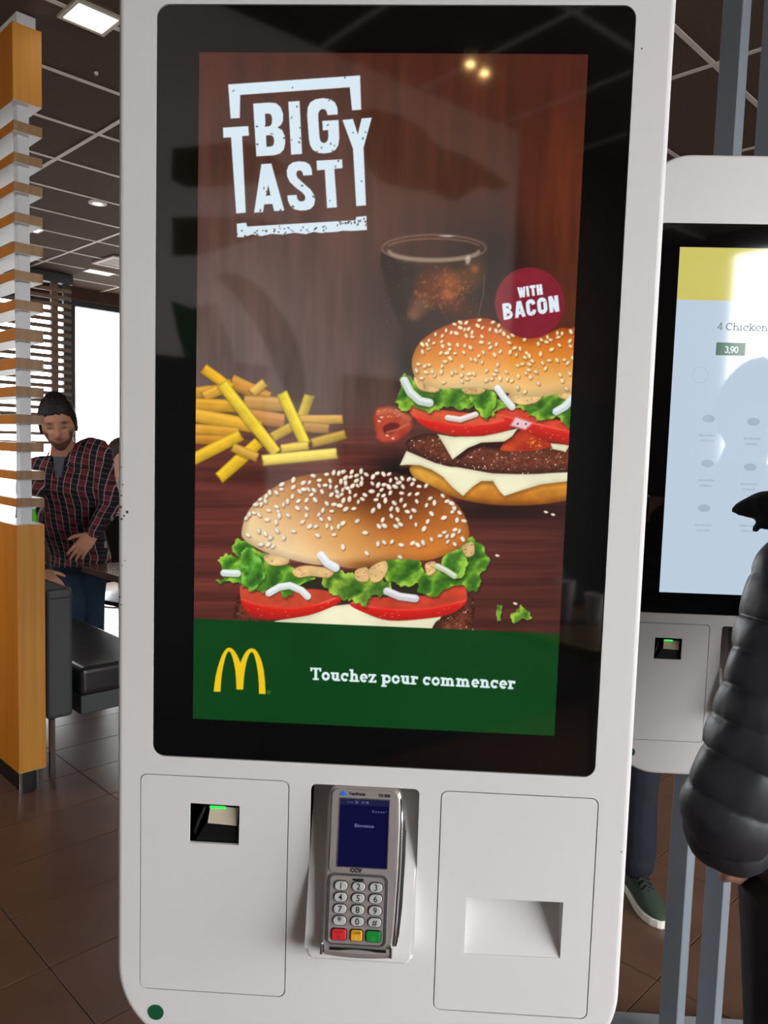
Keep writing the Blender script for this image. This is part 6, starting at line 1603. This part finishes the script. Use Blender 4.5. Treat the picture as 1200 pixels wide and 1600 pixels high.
# ---------------------------------------------------------------- guest by the far window
gst = thing('person', 'person with short dark hair and pale top sitting near the far window', 'person', (-2.7, 6.0, 0))
def build_guest():
    Y0 = 6.0
    hc = P_(186, 711, Y0); rot = rot_ypr(math.radians(-62), math.radians(8)); sc = 1.0
    top = hc+np.array([0.0, 0.04, -0.20]); hp = np.array([top[0], top[1]+0.02, 0.80]); X, Yv = rot@np.array([1, 0, 0]), rot@np.array([0, 1, 0]); Yv[2] = 0
    body = MB(); add_head(body, hc, rot, sc); limb(body, [top-np.array([0, 0, 0.03]), hc+np.array([0, 0, -0.08])], [0.06, 0.056])
    trunk(body, [(hp, X*0.14, Yv*0.10), (top-np.array([0, 0, 0.08]), X*0.16, Yv*0.10), (top, X*0.08, Yv*0.06)])
    for s_ in (-1, 1):
        e_ = top+X*s_*0.21+np.array([0, 0, -0.30]); w_ = e_+Yv*0.22+np.array([0, 0, -0.02]); limb(body, [top+X*s_*0.15-np.array([0, 0, 0.05]), e_, w_], [0.045, 0.038, 0.028]); hand(body, w_, Yv, np.array([0, 0, 1.0]), -s_, 0.17)
        k_ = hp+X*s_*0.09+Yv*0.42; limb(body, [hp+X*s_*0.09, k_, np.array([k_[0], k_[1], 0.10])], [0.075, 0.055, 0.04])
    me = remesh('body', body, 0.009, 2); skin_colours(me, hc, rot, sc, has_beard=False, skin=(206, 156, 132)); put('body', me, M_skin, gst)
    child('hair', hair_mesh(hc, rot, sc*1.02, 0.05, 0.0, 0.016, 0.018), M_hairb, gst, smooth=True)
    js = MB(); trunk(js, [(hp-np.array([0, 0, 0.02]), X*0.165, Yv*0.12), (top-np.array([0, 0, 0.08]), X*0.19, Yv*0.12), (top, X*0.085, Yv*0.075)])
    for s_ in (-1, 1):
        e_ = top+X*s_*0.21+np.array([0, 0, -0.30]); limb(js, [top+X*s_*0.14-np.array([0, 0, 0.06]), e_, e_+Yv*0.2], [0.065, 0.055, 0.042])
    put('top', remesh('top', js, 0.011, 4), fabric('beige_knit', (176, 160, 146)), gst)
    jm = MB(); trunk(jm, [(hp+np.array([0, 0, 0.04]), X*0.16, Yv*0.115), (hp-np.array([0, 0, 0.09]), X*0.165, Yv*0.12)])
    for s_ in (-1, 1):
        k_ = hp+X*s_*0.09+Yv*0.42; limb(jm, [hp+X*s_*0.09, k_, np.array([k_[0], k_[1], 0.12])], [0.09, 0.07, 0.055])
        shoe(gst, (k_[0]-Yv[0]*0.06, k_[1]-Yv[1]*0.06, 0), (Yv[0], Yv[1], 0), 0.26, M_dark, M_lwhite, M_dark, False)
    put('trousers', remesh('trousers', jm, 0.011, 4), M_jeanb, gst)
    st = thing('stool', 'dark stool under the guest near the far window', 'stool', (hp[0], hp[1], 0))
    obj('seat', MB().lathe([(0.17, 0.655), (0.18, 0.665), (0.18, 0.690), (0.16, 0.70)], n=24), M_leather2, st)
    obj('pedestal', MB().lathe([(0.20, 0.0005), (0.20, 0.012), (0.03, 0.03), (0.025, 0.655)], n=20), M_chrome, st)
build_guest()
# green bottle held low between the slats, standing on the bench seat
bq = at_y(52.5, 803, 2.93)
bt = thing('green_bottle', 'small bright green bottle seen between the lowest slats', 'bottle', (bq[0], bq[1], 0.845))
obj('bottle_body', MB().lathe([(0.022, 0.0005), (0.026, 0.006), (0.026, 0.22), (0.020, 0.26), (0.010, 0.285), (0.010, 0.30)], n=18), M_bottle, bt, smooth=True)
obj('bottle_cap', MB().lathe([(0.012, 0.3005), (0.012, 0.318), (0.010, 0.32)], n=14), M_lwhite, bt)
